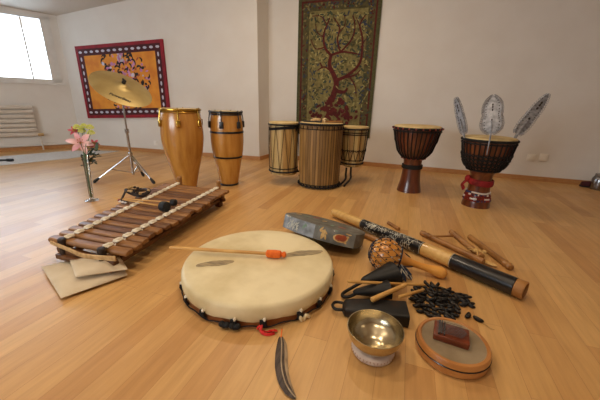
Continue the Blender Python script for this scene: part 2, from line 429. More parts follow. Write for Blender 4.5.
# white rug along the window wall
rp = [at(-30, 169), at(75, 158), at(120, 151.2), at(70, 151.0), at(-30, 159.5)]
mb = MB(); mb.loft([[p+V((0, 0, .001)) for p in rp], [p+V((0, 0, .008)) for p in rp]])
tag(origin(mb.build('rug', 'rug', smooth=0)), 'narrow white rug lying along the window wall', 'rug')
mb = MB(); mb.tube([at(-12, 160.5, .03), at(8, 160, .03)], .012); mb.tube([at(7, 160, .03), at(13, 160, .03)], .02)
tag(origin(mb.build('rod', 'rubber')), 'black rod with a rubber tip lying on the white rug', 'rod')

# ------------------------------------------------------------------ wall pieces
def outlet(p, d, n, label, grp=None, w=.085):
    t = thing('wall_outlet', label, 'outlet', p, group=grp)
    mb = MB(); mb.box((0, 0, 0), (w, w, .012), frame(d, n, p+n*.006), bev=.005); mb.build('plate', 'plastic_white', t, world=True)
    mb = MB(); mb.box((0, 0, 0), (w*.62, w*.62, .006), frame(d, n, p+n*.0145), bev=.002); mb.build('switch_rocker', 'plastic_white', t, world=True)
bn = V((0, -1, 0)); bp0 = V((0, YB, 0))
for x, l in ((531, 'left one of the two white square wall outlets beside the right djembe'), (543.5, 'right one of the two white square wall outlets beside the right djembe')):
    outlet(on_plane(x, 157.5, bp0, bn), V((1, 0, 0)), bn, l, 'outlets on the back wall', .092)
outlet(on_plane(156, 143, CA, ne), de, ne, 'white wall outlet low behind the cymbal stand and large conga', None, .08)

def flat_ribbon(mb, pts, w, nrm, lift):
    L_, R_ = [], []; q = len(pts)
    for i, p in enumerate(pts):
        t = (pts[min(i+1, q-1)]-pts[max(i-1, 0)]).normalized(); sd = nrm.cross(t).normalized()
        wi = w[i] if isinstance(w, list) else w
        L_.append(p+sd*wi+nrm*lift); R_.append(p-sd*wi+nrm*lift)
    vs = L_+R_; fs = [(i, i+1, q+i+1, q+i) for i in range(q-1)]
    mb.add(vs, fs)
def flat_oval(mb, c, u, v, a, b, nrm, lift, n=10, rot=0):
    cu, su = math.cos(rot), math.sin(rot); U = u*cu+v*su; Vv = v*cu-u*su
    mb.add([c+U*(a*math.cos(2*PI*k/n))+Vv*(b*math.sin(2*PI*k/n))+nrm*lift for k in range(n)], [tuple(range(n))])
def smooth_path(pts, sub=5):
    out = []; q = len(pts)
    for i in range(q-1):
        p0, p1, p2, p3 = pts[max(i-1, 0)], pts[i], pts[i+1], pts[min(i+2, q-1)]
        for k in range(sub):
            t = k/sub; out.append(.5*((2*p1)+(p2-p0)*t+(2*p0-5*p1+4*p2-p3)*t*t+(3*p1-p0-3*p2+p3)*t**3))
    out.append(pts[-1]); return out

# tapestry on the back wall
tx0, tx1, tz0, tz1 = -1.69, -.525, .42, 2.31
tap = MB(); ty = YB-.018; U_, Z_, nn = V((1, 0, 0)), V((0, 0, 1)), V((0, -1, 0))
TP = lambda x, z: V((x, ty, z))
nx, nz = 48, 72
def wav(x, z): return .006*math.sin(9*x+2*z)*(.4+.6*(tz1-z)/2)
gv = [V((tx0+(tx1-tx0)*i/nx, ty-wav(tx0+(tx1-tx0)*i/nx, 0), tz0+(tz1-tz0)*j/nz)) for j in range(nz+1) for i in range(nx+1)]
gb = [v+V((0, .005, 0)) for v in gv]; gf = []; q = len(gv)
bw = (tx1-tx0)/nx
for j in range(nz):
    for i in range(nx):
        a = j*(nx+1)+i
        dd = min(i, nx-1-i, int(j*(tz1-tz0)/nz/bw), int((nz-1-j)*(tz1-tz0)/nz/bw+.01))
        tap.cur = 0 if dd < 2 else (3 if dd < 3 else (2 if dd < 7 else 1))
        tap.add([gv[a], gv[a+1], gv[a+nx+2], gv[a+nx+1]], [(0, 1, 2, 3)])
tap.cur = 0
for j in range(nz):
    for i in range(nx):
        a = j*(nx+1)+i; tap.add([gb[a], gb[a+1], gb[a+nx+2], gb[a+nx+1]], [(3, 2, 1, 0)])
tw = lambda x, y: on_plane(250+x/4, y/4, V((0, ty-.007, 0)), nn)
tap.cur = 3
blift = [.002]
def branch(pp, w0, w1):
    blift[0] += .00012
    P_ = smooth_path([tw(*p) for p in pp]); n_ = len(P_)
    flat_ribbon(tap, P_, [w0+(w1-w0)*i/(n_-1) for i in range(n_)], nn, blift[0])
B_ = [([(325, 405), (345, 340), (335, 300), (318, 262), (325, 218)], .045, .022), ([(325, 222), (300, 190), (295, 140), (310, 95), (320, 70)], .02, .007),
      ([(308, 100), (285, 66), (250, 65)], .008, .005), ([(325, 220), (365, 208), (400, 210), (440, 218)], .018, .006), ([(350, 320), (392, 300), (440, 250), (450, 160), (440, 100), (462, 60)], .024, .007),
      ([(338, 362), (375, 368), (390, 352)], .03, .012), ([(335, 296), (300, 268), (270, 282)], .016, .007), ([(362, 208), (350, 160), (358, 110), (335, 70)], .013, .006),
      ([(365, 206), (405, 160), (420, 110), (412, 60)], .013, .006), ([(385, 310), (420, 300), (442, 280)], .013, .006), ([(297, 190), (262, 195), (245, 160)], .009, .005),
      ([(296, 150), (270, 130), (262, 95)], .007, .004), ([(356, 130), (380, 100), (378, 60)], .007, .004), ([(442, 190), (468, 150)], .007, .004), ([(448, 130), (425, 70)], .006, .004),
      ([(400, 310), (420, 345), (425, 390)], .010, .005), ([(290, 270), (280, 250)], .012, .008)]
for b in B_: branch(*b)
rnd = random.Random(3)
for k in range(680):                         # leaves of the printed tree
    a = rnd.uniform(0, 2*PI); x = rnd.uniform(238, 475); y = rnd.uniform(50, 450)
    tap.cur = rnd.choice((4, 4, 5, 6, 6, 2, 0)); c = tw(x, y)
    flat_oval(tap, c, U_, Z_, rnd.uniform(.016, .036), rnd.uniform(.007, .014), nn, .0006+.0000026*k, 7, a)
for k in range(130):                          # red bushes at the foot of the tree
    x = rnd.gauss(0, 1); c = V((-1.1+x*.23, ty-.007, rnd.uniform(.60, 1.02)-.14*abs(x)))
    if abs(x) > 1.6: continue
    tap.cur = 3; flat_oval(tap, c, U_, Z_, rnd.uniform(.02, .045), rnd.uniform(.015, .03), nn, .0044+.00002*k, 8, rnd.uniform(0, 3))
for k in range(260):                         # border leaves
    sd = rnd.choice((0, 1, 2)); e = rnd.uniform(3.4, 6.6)*bw
    if sd < 2: c = V((tx0+e if sd == 0 else tx1-e, ty-.007, rnd.uniform(tz0+.1, tz1-.1)))
    else: c = V((rnd.uniform(tx0+.1, tx1-.1), ty-.007, tz1-e))
    tap.cur = rnd.choice((3, 4, 1, 5)); flat_oval(tap, c, U_, Z_, rnd.uniform(.012, .026), rnd.uniform(.006, .012), nn, .0008+.00001*k, 7, rnd.uniform(0, 3))
tag(origin(tap.build('tapestry', ['tap_out', 'tap_in', 'tap_bd', 'tap_red', 'tap_leaf', 'tap_blue', 'tap_pale'], smooth=0)),
    'tall olive green cloth with a dark red branching tree hanging on the back wall', 'tapestry')

# orange floral hanging on the end wall
s0, s1, z0, z1 = .30, 2.02, .535, 1.70
wp = lambda s, z, o=.03: CA+de*s+V((0, 0, z+.045*(s-.3)))+ne*o
hang = thing('wall_hanging', 'red framed orange floral wall hanging behind the cymbal', 'wall hanging', wp((s0+s1)/2, z0, 0))
fm = MB(); bwid = .155; P4 = lambda a: [wp(s0+a, z0+a), wp(s1-a, z0+a), wp(s1-a, z1-a), wp(s0+a, z1-a)]
A_, Bq, Cq = P4(0), P4(.05), P4(bwid)
bk = [wp(s0, z0, .002), wp(s1, z0, .002), wp(s1, z1, .002), wp(s0, z1, .002)]; bi = [p-ne*.02 for p in Cq]
fm.loft([bk, A_], cap=False); fm.loft([A_, Bq], cap=False); fm.cur = 1; fm.loft([Bq, Cq], cap=False); fm.loft([Cq, bi], cap=False)
fm.cur = 2; mid = .10
for k in range(14):
    s = s0+mid+(s1-s0-2*mid)*k/13
    for z in (z0+mid, z1-mid): flat_oval(fm, wp(s, z), de, Z_, .036, .019, ne, .002)
for k in range(1, 9):
    z = z0+mid+(z1-z0-2*mid)*k/9
    for s in (s0+mid, s1-mid): flat_oval(fm, wp(s, z), de, Z_, .017, .034, ne, .002)
fm.build('frame', ['pt_red', 'pt_dk', 'pt_wht'], hang, world=True, smooth=0)
cm = MB(); cv = [p-ne*.004 for p in Cq]
cm.loft([[p-ne*.02 for p in cv], cv])
cc = ((s0+s1)/2+.02, (z0+z1)/2)
rnd = random.Random(11)
for k in range(260):
    a = rnd.uniform(0, 2*PI); R_ = rnd.betavariate(2.2, 1.3)*.50; s, z = cc[0]+R_*1.05*math.cos(a), cc[1]+R_*.98*math.sin(a)
    if k % 3 == 0:
        cm.cur = 1; t = a+rnd.uniform(-.8, .8); L_ = rnd.uniform(.06, .11); bnd = rnd.choice((-1, 1))
        pts_ = [wp(s+L_*j/5*math.cos(t+bnd*j*.3), z+L_*j/5*math.sin(t+bnd*j*.3), .026) for j in range(6)]
        flat_ribbon(cm, pts_, [.006, .013, .016, .014, .011, .004], ne, .0025)
    else:
        cm.cur = rnd.choice((2, 3, 3, 1, 4)); flat_oval(cm, wp(s, z, .026), de, Z_, rnd.uniform(.016, .040), rnd.uniform(.012, .028), ne, .0015+.0001*(k % 9), 9, a)
cm.build('floral_panel', ['pt_org', 'pt_blk', 'pt_wht', 'pt_pnk', 'pred'], hang, world=True, smooth=0)

# ------------------------------------------------------------------ congas
def interp(prof, sub=4):
    P_ = smooth_path([V((r, z, 0)) for r, z in prof], sub); return [(p.x, p.y) for p in P_]
def conga(loc, prof, label, hw, bands, nl, ph):
    t = thing('conga_drum', label, 'drum', loc)
    P_ = interp(prof, 5); top = prof[-1]
    MB().lathe(P_, 48).build('shell', 'conga', t)
    R, z = top
    MB().lathe([(R*.985, z), (R+.004, z+.004), (R+.002, z+.018), (R*.9, z+.021), (1e-6, z+.021)], 48, cap=False).build('drum_head', 'skin', t)
    mb = MB(); mb.torus((0, 0, z+.010), R+.011, .009, n=48, sz=1.3); mb.torus((0, 0, z-.012), R+.008, .006, n=48); mb.build('rim', hw, t)
    for k in range(nl):
        a = ph+2*PI*k/nl; mb = MB(); d = V((math.cos(a), math.sin(a), 0))
        rs = lambda zz: max(min(P_, key=lambda p: abs(p[1]-zz))[0], .01)
        mb.tube([d*(R+.012)+V((0, 0, z+.018)), d*(rs(z-.05)+.016)+V((0, 0, z-.05)), d*(rs(z-.10)+.016)+V((0, 0, z-.11))], .0055)
        mb.box((rs(z-.11)+.011, 0, z-.115), (.024, .042, .07), MX.Rotation(a, 4, 'Z'), bev=.008)
        mb.ball(d*(R+.014)+V((0, 0, z+.016)), .012); mb.build('tuning_lug', hw, t)
    for zb, hb in bands:
        r_ = min(P_, key=lambda p: abs(p[1]-zb))[0]; mb = MB()
        ra = min(P_, key=lambda p: abs(p[1]-zb+hb/2))[0]; rb = min(P_, key=lambda p: abs(p[1]-zb-hb/2))[0]
        mb.lathe([(ra, zb-hb/2), (ra+.004, zb-hb/2), (rb+.004, zb+hb/2), (rb, zb+hb/2)], 48, cap=False); mb.build('band', hw, t)
    mb = MB(); r_ = prof[0][0]; mb.lathe([(r_*.9, .0), (r_+.006, .0), (r_+.008, .02), (r_+.004, .024)], 40); mb.build('foot_ring', 'blackm', t)
conga(at(187.5, 188), [(.094, 0), (.112, .09), (.138, .20), (.178, .355), (.200, .48), (.205, .56), (.200, .66), (.190, .74), (.180, .795)],
      'large honey brown conga with brass hardware standing behind the striped wooden balafon', 'gold', [], 6, .05)
conga(at(229.5, 184), [(.094, 0), (.106, .06), (.133, .215), (.160, .35), (.172, .45), (.175, .52), (.172, .62), (.163, .72), (.156, .775)],
      'slimmer honey brown conga with black bands and black hardware, beside the large brass one', 'blackm', [(.585, .02), (.32, .02)], 6, -.25)

# ------------------------------------------------------------------ cymbal and stand
CC = V((-2.843, 2.52, 1.018)); ta, az = .655, -.18
cn = V((math.sin(ta)*math.cos(az), math.sin(ta)*math.sin(az), math.cos(ta)))
G0 = V((-2.89, 2.53, 0))
st = thing('cymbal_stand', 'chrome tripod cymbal stand between flower vase and large conga', 'stand', G0)
top = CC-cn*.035
hub = G0+V((0, 0, .30)); knee = G0+V((0, 0, .93))
MB().tube([G0+V((0, 0, .07)), G0+V((0, 0, .56))], .014, n=12).build('lower_tube', 'chrome', st, world=True)
MB().tube([G0+V((0, 0, .55)), knee], .009, n=12).build('upper_tube', 'chrome', st, world=True)
mb = MB(); mb.tube([knee-cn*.02, CC+cn*.05], .005, n=8); mb.lathe([(.008, -.02), (.026, -.02), (.026, 0), (.008, 0)], 16, zframe(cn, CC-cn*.008)); mb.build('tilter', 'chrome', st, world=True)
mb = MB(); mb.lathe([(.012, 0), (.02, .004), (.02, .022), (.012, .028)], 14, zframe(cn, CC+cn*.032)); mb.box((0, 0, .036), (.05, .012, .02), zframe(cn, CC+cn*.032), bev=.004); mb.build('wing_nut', 'blackm', st, world=True)
mb = MB(); mb.lathe([(.016, 0), (.022, .005), (.022, .04), (.016, .045)], 14, MX.Translation(G0+V((0, 0, .535)))); mb.tube([G0+V((0, 0, .56)), G0+V((.05, -.03, .56))], .007); mb.build('clamp', 'chrome', st, world=True)
mb = MB(); mb.lathe([(.016, 0), (.022, .005), (.022, .04), (.016, .045)], 14, MX.Translation(hub-V((0, 0, .02)))); mb.build('collar', 'chrome', st, world=True)
for px in ((95, 183), (154, 184), (143.5, 176.5)):
    f = at(*px); mb = MB(); f = f+V((0, 0, .018)); d = (f-hub); sd = V((-d.y, d.x, 0)).normalized()*.010
    mb.tube([hub+sd, hub+d*.5+sd, f], .005); mb.tube([hub-sd, hub+d*.5-sd, f], .005)
    m_ = hub+d*.55; mb.tube([m_, G0+V((0, 0, .09))], .0045)
    lg = mb.build('leg', 'chrome', st, world=True)
    dn = d.normalized()
    MB().tube([f-dn*.06, f-dn*.005, f+V((0, 0, -.005))+dn*.012], [.012, .018, .012], n=10).build('rubber_foot', 'rubber', lg, world=True)
cy = thing('cymbal', 'large tilted bronze ride cymbal with a dark logo, on the chrome tripod stand', 'cymbal', mat=zframe(cn, CC))
prof_ = [(.291, -.034), (.25, -.022), (.18, -.010), (.11, -.002), (.062, .004), (.052, .016), (.034, .027), (.006, .031)]
MB().lathe(prof_+[(.006, .0295), (.034, .0255), (.0515, .0145), (.062, .0025), (.11, -.0035), (.18, -.0115), (.25, -.0235), (.291, -.0355), (.291, -.034)], 72, cap=False).build('plate', 'cymbal', cy, smooth=50)
mb = MB()
for k in range(1): mb.lathe([(.008, 0), (.018, .001), (.018, .012), (.008, .014)], 16, MX.Translation(V((0, 0, .031))))
mb.build('felt', 'rubber', cy)
# dark script across the plate below the bell (mesh letters laid on the surface)
cu = bpy.data.curves.new('logo', 'FONT'); cu.body = 'PowerBeat'; cu.size = .062; cu.shear = .3; cu.align_x = 'CENTER'; cu.offset = .0012
to = bpy.data.objects.new('logo_tmp', cu); COL.objects.link(to); bpy.context.view_layer.update()
me = bpy.data.meshes.new_from_object(to.evaluated_get(bpy.context.evaluated_depsgraph_get()))
bpy.data.objects.remove(to)
Lc = W(cy).inverted()
# reading direction: along the long axis of the disc as seen by a viewer standing in front
p_a = on_plane(109, 92, CC, cn); p_b = on_plane(131, 100.5, CC, cn)
xd = (Lc.to_3x3() @ (p_b-p_a)); xd.z = 0; xd.normalize(); yd = V((0, 0, 1)).cross(xd)
ctr = Lc @ ((p_a+p_b)/2); wid = (p_b-p_a).length
xs = [v.co.x for v in me.vertices]; sc = wid/(max(xs)-min(xs))
def surf(r):
    for (ra, za), (rb, zb) in zip(prof_, prof_[1:]):
        if rb <= r <= ra: return zb+(za-zb)*(r-rb)/(ra-rb)
    return prof_[0][1]
for v in me.vertices:
    p = ctr+xd*(v.co.x*sc)+yd*(v.co.y*sc*1.15-.012); p.z = 0; p.z = surf(p.length)+.0025; v.co = p
me.materials.append(M['text'])
lo = bpy.data.objects.new('logo', me); COL.objects.link(lo); lo.parent = cy; lo['label'] = 'dark slanted lettering'

# ------------------------------------------------------------------ flower vase
VG = at(92, 200.5)
vs_ = thing('vase', 'slim clear glass vase with flowers standing on the floor left of the balafon', 'vase', VG)
tipv = pt(87.5, 160, (VG-CP).dot(fw)) - VG; lean = V((tipv.x/tipv.z, tipv.y/tipv.z, 0))
def vlathe(mb, prof, n=28):
    rings = [[V((r*math.cos(2*PI*k/n), r*math.sin(2*PI*k/n), z))+lean*z*.5 for k in range(n)] for r, z in prof]
    return mb.loft(rings, None, False)
vlathe(MB(), [(.001, .004), (.055, .002), (.056, .006), (.03, .010), (.016, .018), (.018, .05), (.021, .2), (.026, .35), (.031, .40), (.0295, .40), (.0245, .35), (.0195, .2), (.0165, .05), (.012, .024), (.001, .022)]).build('glass_body', 'vase', vs_)
dV = (VG-CP).dot(fw)
def stemmed(name, label, px, dd, kind, size, grp=None):
    base = VG+V((random.uniform(-.006, .006), random.uniform(-.006, .006), .03))
    headp = pt(px[0], px[1], dV+dd); neck = VG+V((0, 0, .40))+lean*.2+V((random.uniform(-.01, .01), random.uniform(-.01, .01), 0))
    t = thing(name, label, 'flower', base, group=grp)
    path = smooth_path([base, neck, neck+(headp-neck)*.5+V((0, 0, .02)), headp], 4)
    MB().tube(path, .0028, n=6).build('stem', 'stem', t, world=True)
    view = (CP-headp).normalized(); fac = (view+V((0, 0, .35))).normalized(); Fm = zframe(fac, headp)
    if kind == 'lily':
        for k in range(6):
            a = 2*PI*k/6+.3; mb = MB(); L_ = size*(1 if k % 2 else .93); rows = []
            for j in range(7):
                u = j/6; wd = .24*L_*math.sin(PI*min(1, u*.9+.08))**.8*(1-.15*u); rad_ = .12*L_+u*L_*.9; hz = .22*L_*math.sin(u*2.4)-.10*L_*u*u
                rows.append([V((rad_*math.cos(a)-q_*wd*math.sin(a), rad_*math.sin(a)+q_*wd*math.cos(a), hz-.04*L_*(1-abs(q_)))) for q_ in (-1, -.5, 0, .5, 1)])
            mb.loft(rows, Fm, False, False)
            rows2 = [[v-V((0, 0, .002)) for v in r] for r in rows]; mb.loft(rows2, Fm, False, False)
            mb.build('petal', 'pink' if size > .07 else 'pinkd', t, world=True)
        mb = MB()
        for k in range(6):
            a = 2*PI*k/6; mb.tube([Fm @ V((0, 0, 0)), Fm @ V((.2*size*math.cos(a), .2*size*math.sin(a), .5*size))], .0018, n=5)
            mb.ball(Fm @ V((.2*size*math.cos(a), .2*size*math.sin(a), .5*size)), .005)
        mb.build('stamens', 'pistil', t, world=True)
    else:
        mb = MB(); Zm = zframe((V((0, 0, 1))+view*.3).normalized(), headp)
        for ring_, (rr_, hh) in enumerate(((1, 0), (.72, .012), (.4, .022))):
            n_ = 14-4*ring_
            for k in range(n_):
                a = 2*PI*k/n_+ring_*.2
                mb.ball((rr_*size*.75*math.cos(a), rr_*size*.75*math.sin(a), hh), size*.3, (1, 1, .45), Zm, 6, 4)
        mb.ball((0, 0, .012), size*.4, (1, 1, .5), Zm, 8, 5); mb.build('bloom', kind, t, world=True)
    return t
lil = stemmed('lily', 'large open pink lily at the front of the glass vase', (80.5, 143), -.06, 'lily', .108)
stemmed('lily', 'small half hidden pink lily at the upper left of the glass vase', (74, 131), .05, 'lily', .050)
stemmed('lily', 'small dark pink bloom on the right side of the bouquet', (94, 144), .02, 'lily', .050)
for px, l in (((77, 127.5), 'leftmost yellow flower on top of the bouquet'), ((84, 126.5), 'yellow flower at the top centre of the bouquet'),
              ((90, 127.5), 'topmost right yellow flower of the bouquet'), ((91, 133), 'lower right yellow flower of the bouquet'), ((82, 131), 'yellow flower just above the open pink lily')):
    stemmed('yellow_flower', l, px, .03, 'yellow', .034, 'yellow flowers in the vase')
gt = thing('leaf_sprig', 'dark green leafy sprig hanging over the right of the glass vase', 'plant', VG+V((0, 0, .05)))
MB().tube([VG+V((.003, 0, .04)), VG+V((0, 0, .40))+lean*.2, pt(90, 150, dV)], .004, n=6).build('stem', 'stem', gt, world=True)
rnd = random.Random(5)
for k in range(40):
    a = rnd.uniform(0, 2*PI); px = (rnd.uniform(82, 97), rnd.uniform(143, 166)); c = pt(px[0], px[1], dV+rnd.uniform(-.04, .06)); L_ = rnd.uniform(.05, .085)
    d = V((rnd.uniform(-1, 1), rnd.uniform(-1, 1), rnd.uniform(-.8, .3))).normalized(); sd = d.cross(V((0, 0, 1))).normalized(); n2 = sd.cross(d)
    mb = MB(); rows = []
    for j in range(6):
        u = j/5; wd = .2*L_*math.sin(PI*(.06+.9*u)); rows.append([c+d*(u-.5)*L_-sd*wd+n2*.004, c+d*(u-.5)*L_, c+d*(u-.5)*L_+sd*wd+n2*.004])
    mb.loft(rows, None, False, False); mb.loft([[v-n2*.0015 for v in r] for r in rows], None, False, False); mb.build('leaf', 'leaf', gt, world=True)

# ------------------------------------------------------------------ three strapped drums on a stand
def stave_drum(name, loc, r0_, r1_, h, label, n, style, seedv):
    q3 = 5 if style != 'big' else 6
    t = thing(name, label, 'drum', loc); rn = random.Random(seedv)
    cols = [rn.choice((1, 2, 1, 2, 1, 0) if style == 'big' else (0, 3, 0, 1, 3)) for _ in range(n)]
    N_ = n*q3
    mb = MB(); pr = [(r0_*.97, .0), (r0_, .01), ((r0_+r1_)/2*1.015, h*.5), (r1_, h-.02)]
    rings = []
    for r, z in interp(pr, 3):
        rings.append([V(((r-(.003 if k % q3 == 0 else 0))*math.cos(2*PI*k/N_), (r-(.003 if k % q3 == 0 else 0))*math.sin(2*PI*k/N_), z)) for k in range(N_)])
    b = len(mb.f); mb.loft(rings, None, True)
    for i in range(len(rings)-1):
        for j in range(N_): mb.mi[b+i*N_+j] = 4 if j % q3 == 0 and style == 'big' else cols[j//q3]
    mb.build('shell', ['slat1', 'slat2', 'slat3', 'slat4', 'groove'], t)
    MB().lathe([(r1_*.99, h-.02), (r1_+.006, h-.018), (r1_+.006, h-.004), (r1_*.96, h), (1e-6, h)], 48, cap=False).build('drum_head', 'skin2', t)
    mb = MB(); mb.torus((0, 0, h-(.012 if style == 'big' else .028)), r1_+.008, .012 if style == 'big' else .008, n=48)
    if style != 'big': mb.torus((0, 0, h-.065), r1_+.006, .005, n=48)
    mb.build('top_hoop', 'rope', t)
    mb = MB(); mb.torus((0, 0, .022), r0_+.007, .009, n=48); mb.torus((0, 0, .045 if style == 'big' else .06), r0_+.005, .005, n=48)
    if style == 'big':
        for k in range(30):
            a = 2*PI*k/30; mb.ball((math.cos(a)*(r0_+.012), math.sin(a)*(r0_+.012), .03), .011, (1, 1, 1.4), None, 6, 4)
    mb.build('bottom_hoop', 'rope', t)
    mb = MB()
    if style == 'v':
        q_ = 11
        for k in range(q_):
            a0, a1 = 2*PI*k/q_, 2*PI*(k+.5)/q_; P_ = lambda a, r, z: V((math.cos(a)*r, math.sin(a)*r, z)); rm = max(r0_, r1_)+.006
            mb.tube([P_(a0, r1_+.008, h-.03), P_((a0+a1)/2, rm+.004, h/2), P_(a1, r0_+.008, .03)], .0024, n=5)
            mb.tube([P_(a1, r0_+.008, .03), P_(a1+(a1-a0)/2, rm+.004, h/2), P_(a1+(a1-a0), r1_+.008, h-.03)], .0024, n=5)
    elif style == 'y':
        q_ = 14
        for k in range(q_):
            a0, a1, a2 = 2*PI*k/q_, 2*PI*(k+.5)/q_, 2*PI*(k+1)/q_; P_ = lambda a, r, z: V((math.cos(a)*r, math.sin(a)*r, z)); rm = (r0_+r1_)/2+.010
            mb.tube([P_(a0, r1_+.008, h-.03), P_(a0, rm, h*.42)], .0035, n=5)
            mb.tube([P_(a0, rm, h*.42), P_(a1, r0_+.010, .05)], .0035, n=5); mb.tube([P_(a2, rm, h*.42), P_(a1, r0_+.010, .05)], .0035, n=5)
            mb.tube([P_(a0, rm+.002, h*.42), P_(a1, rm+.002, h*.36), P_(a2, rm+.002, h*.42)], .0035, n=5)
        mb.torus((0, 0, h*.40), rm, .004, n=40); mb.torus((0, 0, h*.80), r1_+.005, .005, n=40)
    else:
        q_ = 26
        for k in range(q_):
            a = 2*PI*k/q_; d = V((math.cos(a), math.sin(a), 0)); mb.tube([d*(r1_+.006)+V((0, 0, h-.03)), d*(r1_+.006)+V((0, 0, h-.06))], .004, n=5)
        mb.torus((0, 0, h-.06), r1_+.005, .004, n=40)
    mb.build('lacing', 'rope', t)
    return t
GC = at(318.5, 188.5); GC = GC+(GC-CP).normalized()*0.0; GC = V((GC.x, GC.y, 0)) + V((GC.x, GC.y, 0)).normalized()*.16
dunC = stave_drum('bass_drum', GC, .225, .235, .70, 'tall middle barrel drum of striped wooden staves with black cord', 46, 'big', 2)
GL = pt(283.5, 171.5, (GC-CP).dot(fw)+.03); GR = pt(351.5, 164, (GC-CP).dot(fw)+.10)
dunL = stave_drum('side_drum', GL, .156, .160, .565, 'striped cylinder drum at the left of the tall middle barrel drum', 20, 'v', 4)
dunR = stave_drum('side_drum', GR, .125, .158, .44, 'smallest striped drum with knotted cords at the right of the tall middle barrel drum', 18, 'y', 5)
# strap across the left drum towards the middle one
mb = MB(); pts_ = []
a_cam = math.atan2(-GL.y, -GL.x)
for k in range(9):
    a = a_cam-1.25+2.5*k/8; pts_.append(GL+V((math.cos(a)*.166, math.sin(a)*.166, .485+.045*k/8)))
pts_.append(GC+V((math.cos(a_cam-.9)*.1, 0, .61))+V((-.205, -.12, 0)))
L1 = [p+V((0, 0, .014)) for p in pts_]; L2 = [p-V((0, 0, .014)) for p in pts_]
outw = [((p-GL)*V((1, 1, 0)) if False else V((p.x-GL.x, p.y-GL.y, 0))).normalized()*.004 for p in pts_]
mb.loft([[a, a+w_, b+w_, b] for a, b, w_ in zip(L1, L2, outw)])
mb.build('strap', 'rope', dunL, world=True)
# stand: plates under the side drums, curved legs
sdir = (GR-GL); sdir.z = 0; sdir.normalize(); bkd = V((GC.x, GC.y, 0)).normalized()
sd_o = GC+bkd*.30
stn = thing('drum_stand', 'black tube stand with curved legs behind the tall middle barrel drum', 'stand', V((sd_o.x, sd_o.y, 0)))
for G_, r_ in ((GL, .10), (GR, .09)):
    mb = MB(); a = V((G_.x, G_.y, G_.z-.012)); mid_ = V((sd_o.x, sd_o.y, a.z))
    mb.torus(a, r_, .010, n=24); mb.tube([a, a+(mid_-a)*.98], .012, n=8); mb.tube([mid_, V((sd_o.x, sd_o.y, .30))], .012)
    mb.build('support_arm', 'blackm', stn, world=True)
for px0, px1, dp in (((346.5, 168), (337, 187.5), 0), ((351, 167), (343, 187), .04)):
    a = pt(px0[0], px0[1], (GR-CP).dot(fw)+dp-.04); b = at(px1[0]+1, px1[1]-1.0, .012)
    m_ = (a+b)/2+sdir*.035
    mb = MB(); mb.tube(smooth_path([a, a+(m_-a)*.6+V((0, 0, -.01)), m_-V((0, 0, .03)), b], 4), .012, n=8); mb.build('curved_leg', 'blackm', stn, world=True)
for sgn in (-1, 1):
    mb = MB(); b = sd_o+sdir*(.26*sgn)+bkd*.12; b.z = .012
    mb.tube(smooth_path([V((sd_o.x, sd_o.y, .24)), V((sd_o.x, sd_o.y, .16))+sdir*(.10*sgn), b], 5), .012, n=8); mb.build('rear_leg', 'blackm', stn, world=True)
# things lying on the middle drum
ztop = .70
def ontop(px, py, z): return at(px, py, z)
c_ = GC+V((-.02, .02, ztop))
mb = MB(); rnd = random.Random(9)
for k in range(26):
    a = 2*PI*k/26; mb.cur = rnd.choice((0, 0, 1, 2)); mb.ball(c_+V((.075*math.cos(a)-.02, .06*math.sin(a), .022+.008*math.sin(3*a))), .02, (1, 1, .9), None, 7, 5)
mb.cur = 2; mb.torus(c_+V((-.02, 0, .012)), .066, .012)
tag(origin(mb.build('shell_anklet', ['hemp', 'shell', 'knob'])), 'brown and cream shell anklet lying on the middle barrel drum', 'anklet')
a = GC+V((.05, -.03, ztop+.012)); d = V((.16, .10, 0))
mb = MB(); mb.tube([a, a+d*.5, a+d], [.009, .011, .013]); tag(origin(mb.build('drumstick', 'browns')), 'short brown drumstick lying at the right edge of the middle barrel drum', 'stick')
mb = MB(); a = GC+V((-.19, -.05, ztop+.008)); mb.tube([a, a+V((.12, .01, 0)), a+V((.21, -.03, 0))], .008); tag(origin(mb.build('drumstick', 'blackp')), 'black stick lying at the left edge of the middle barrel drum', 'stick')

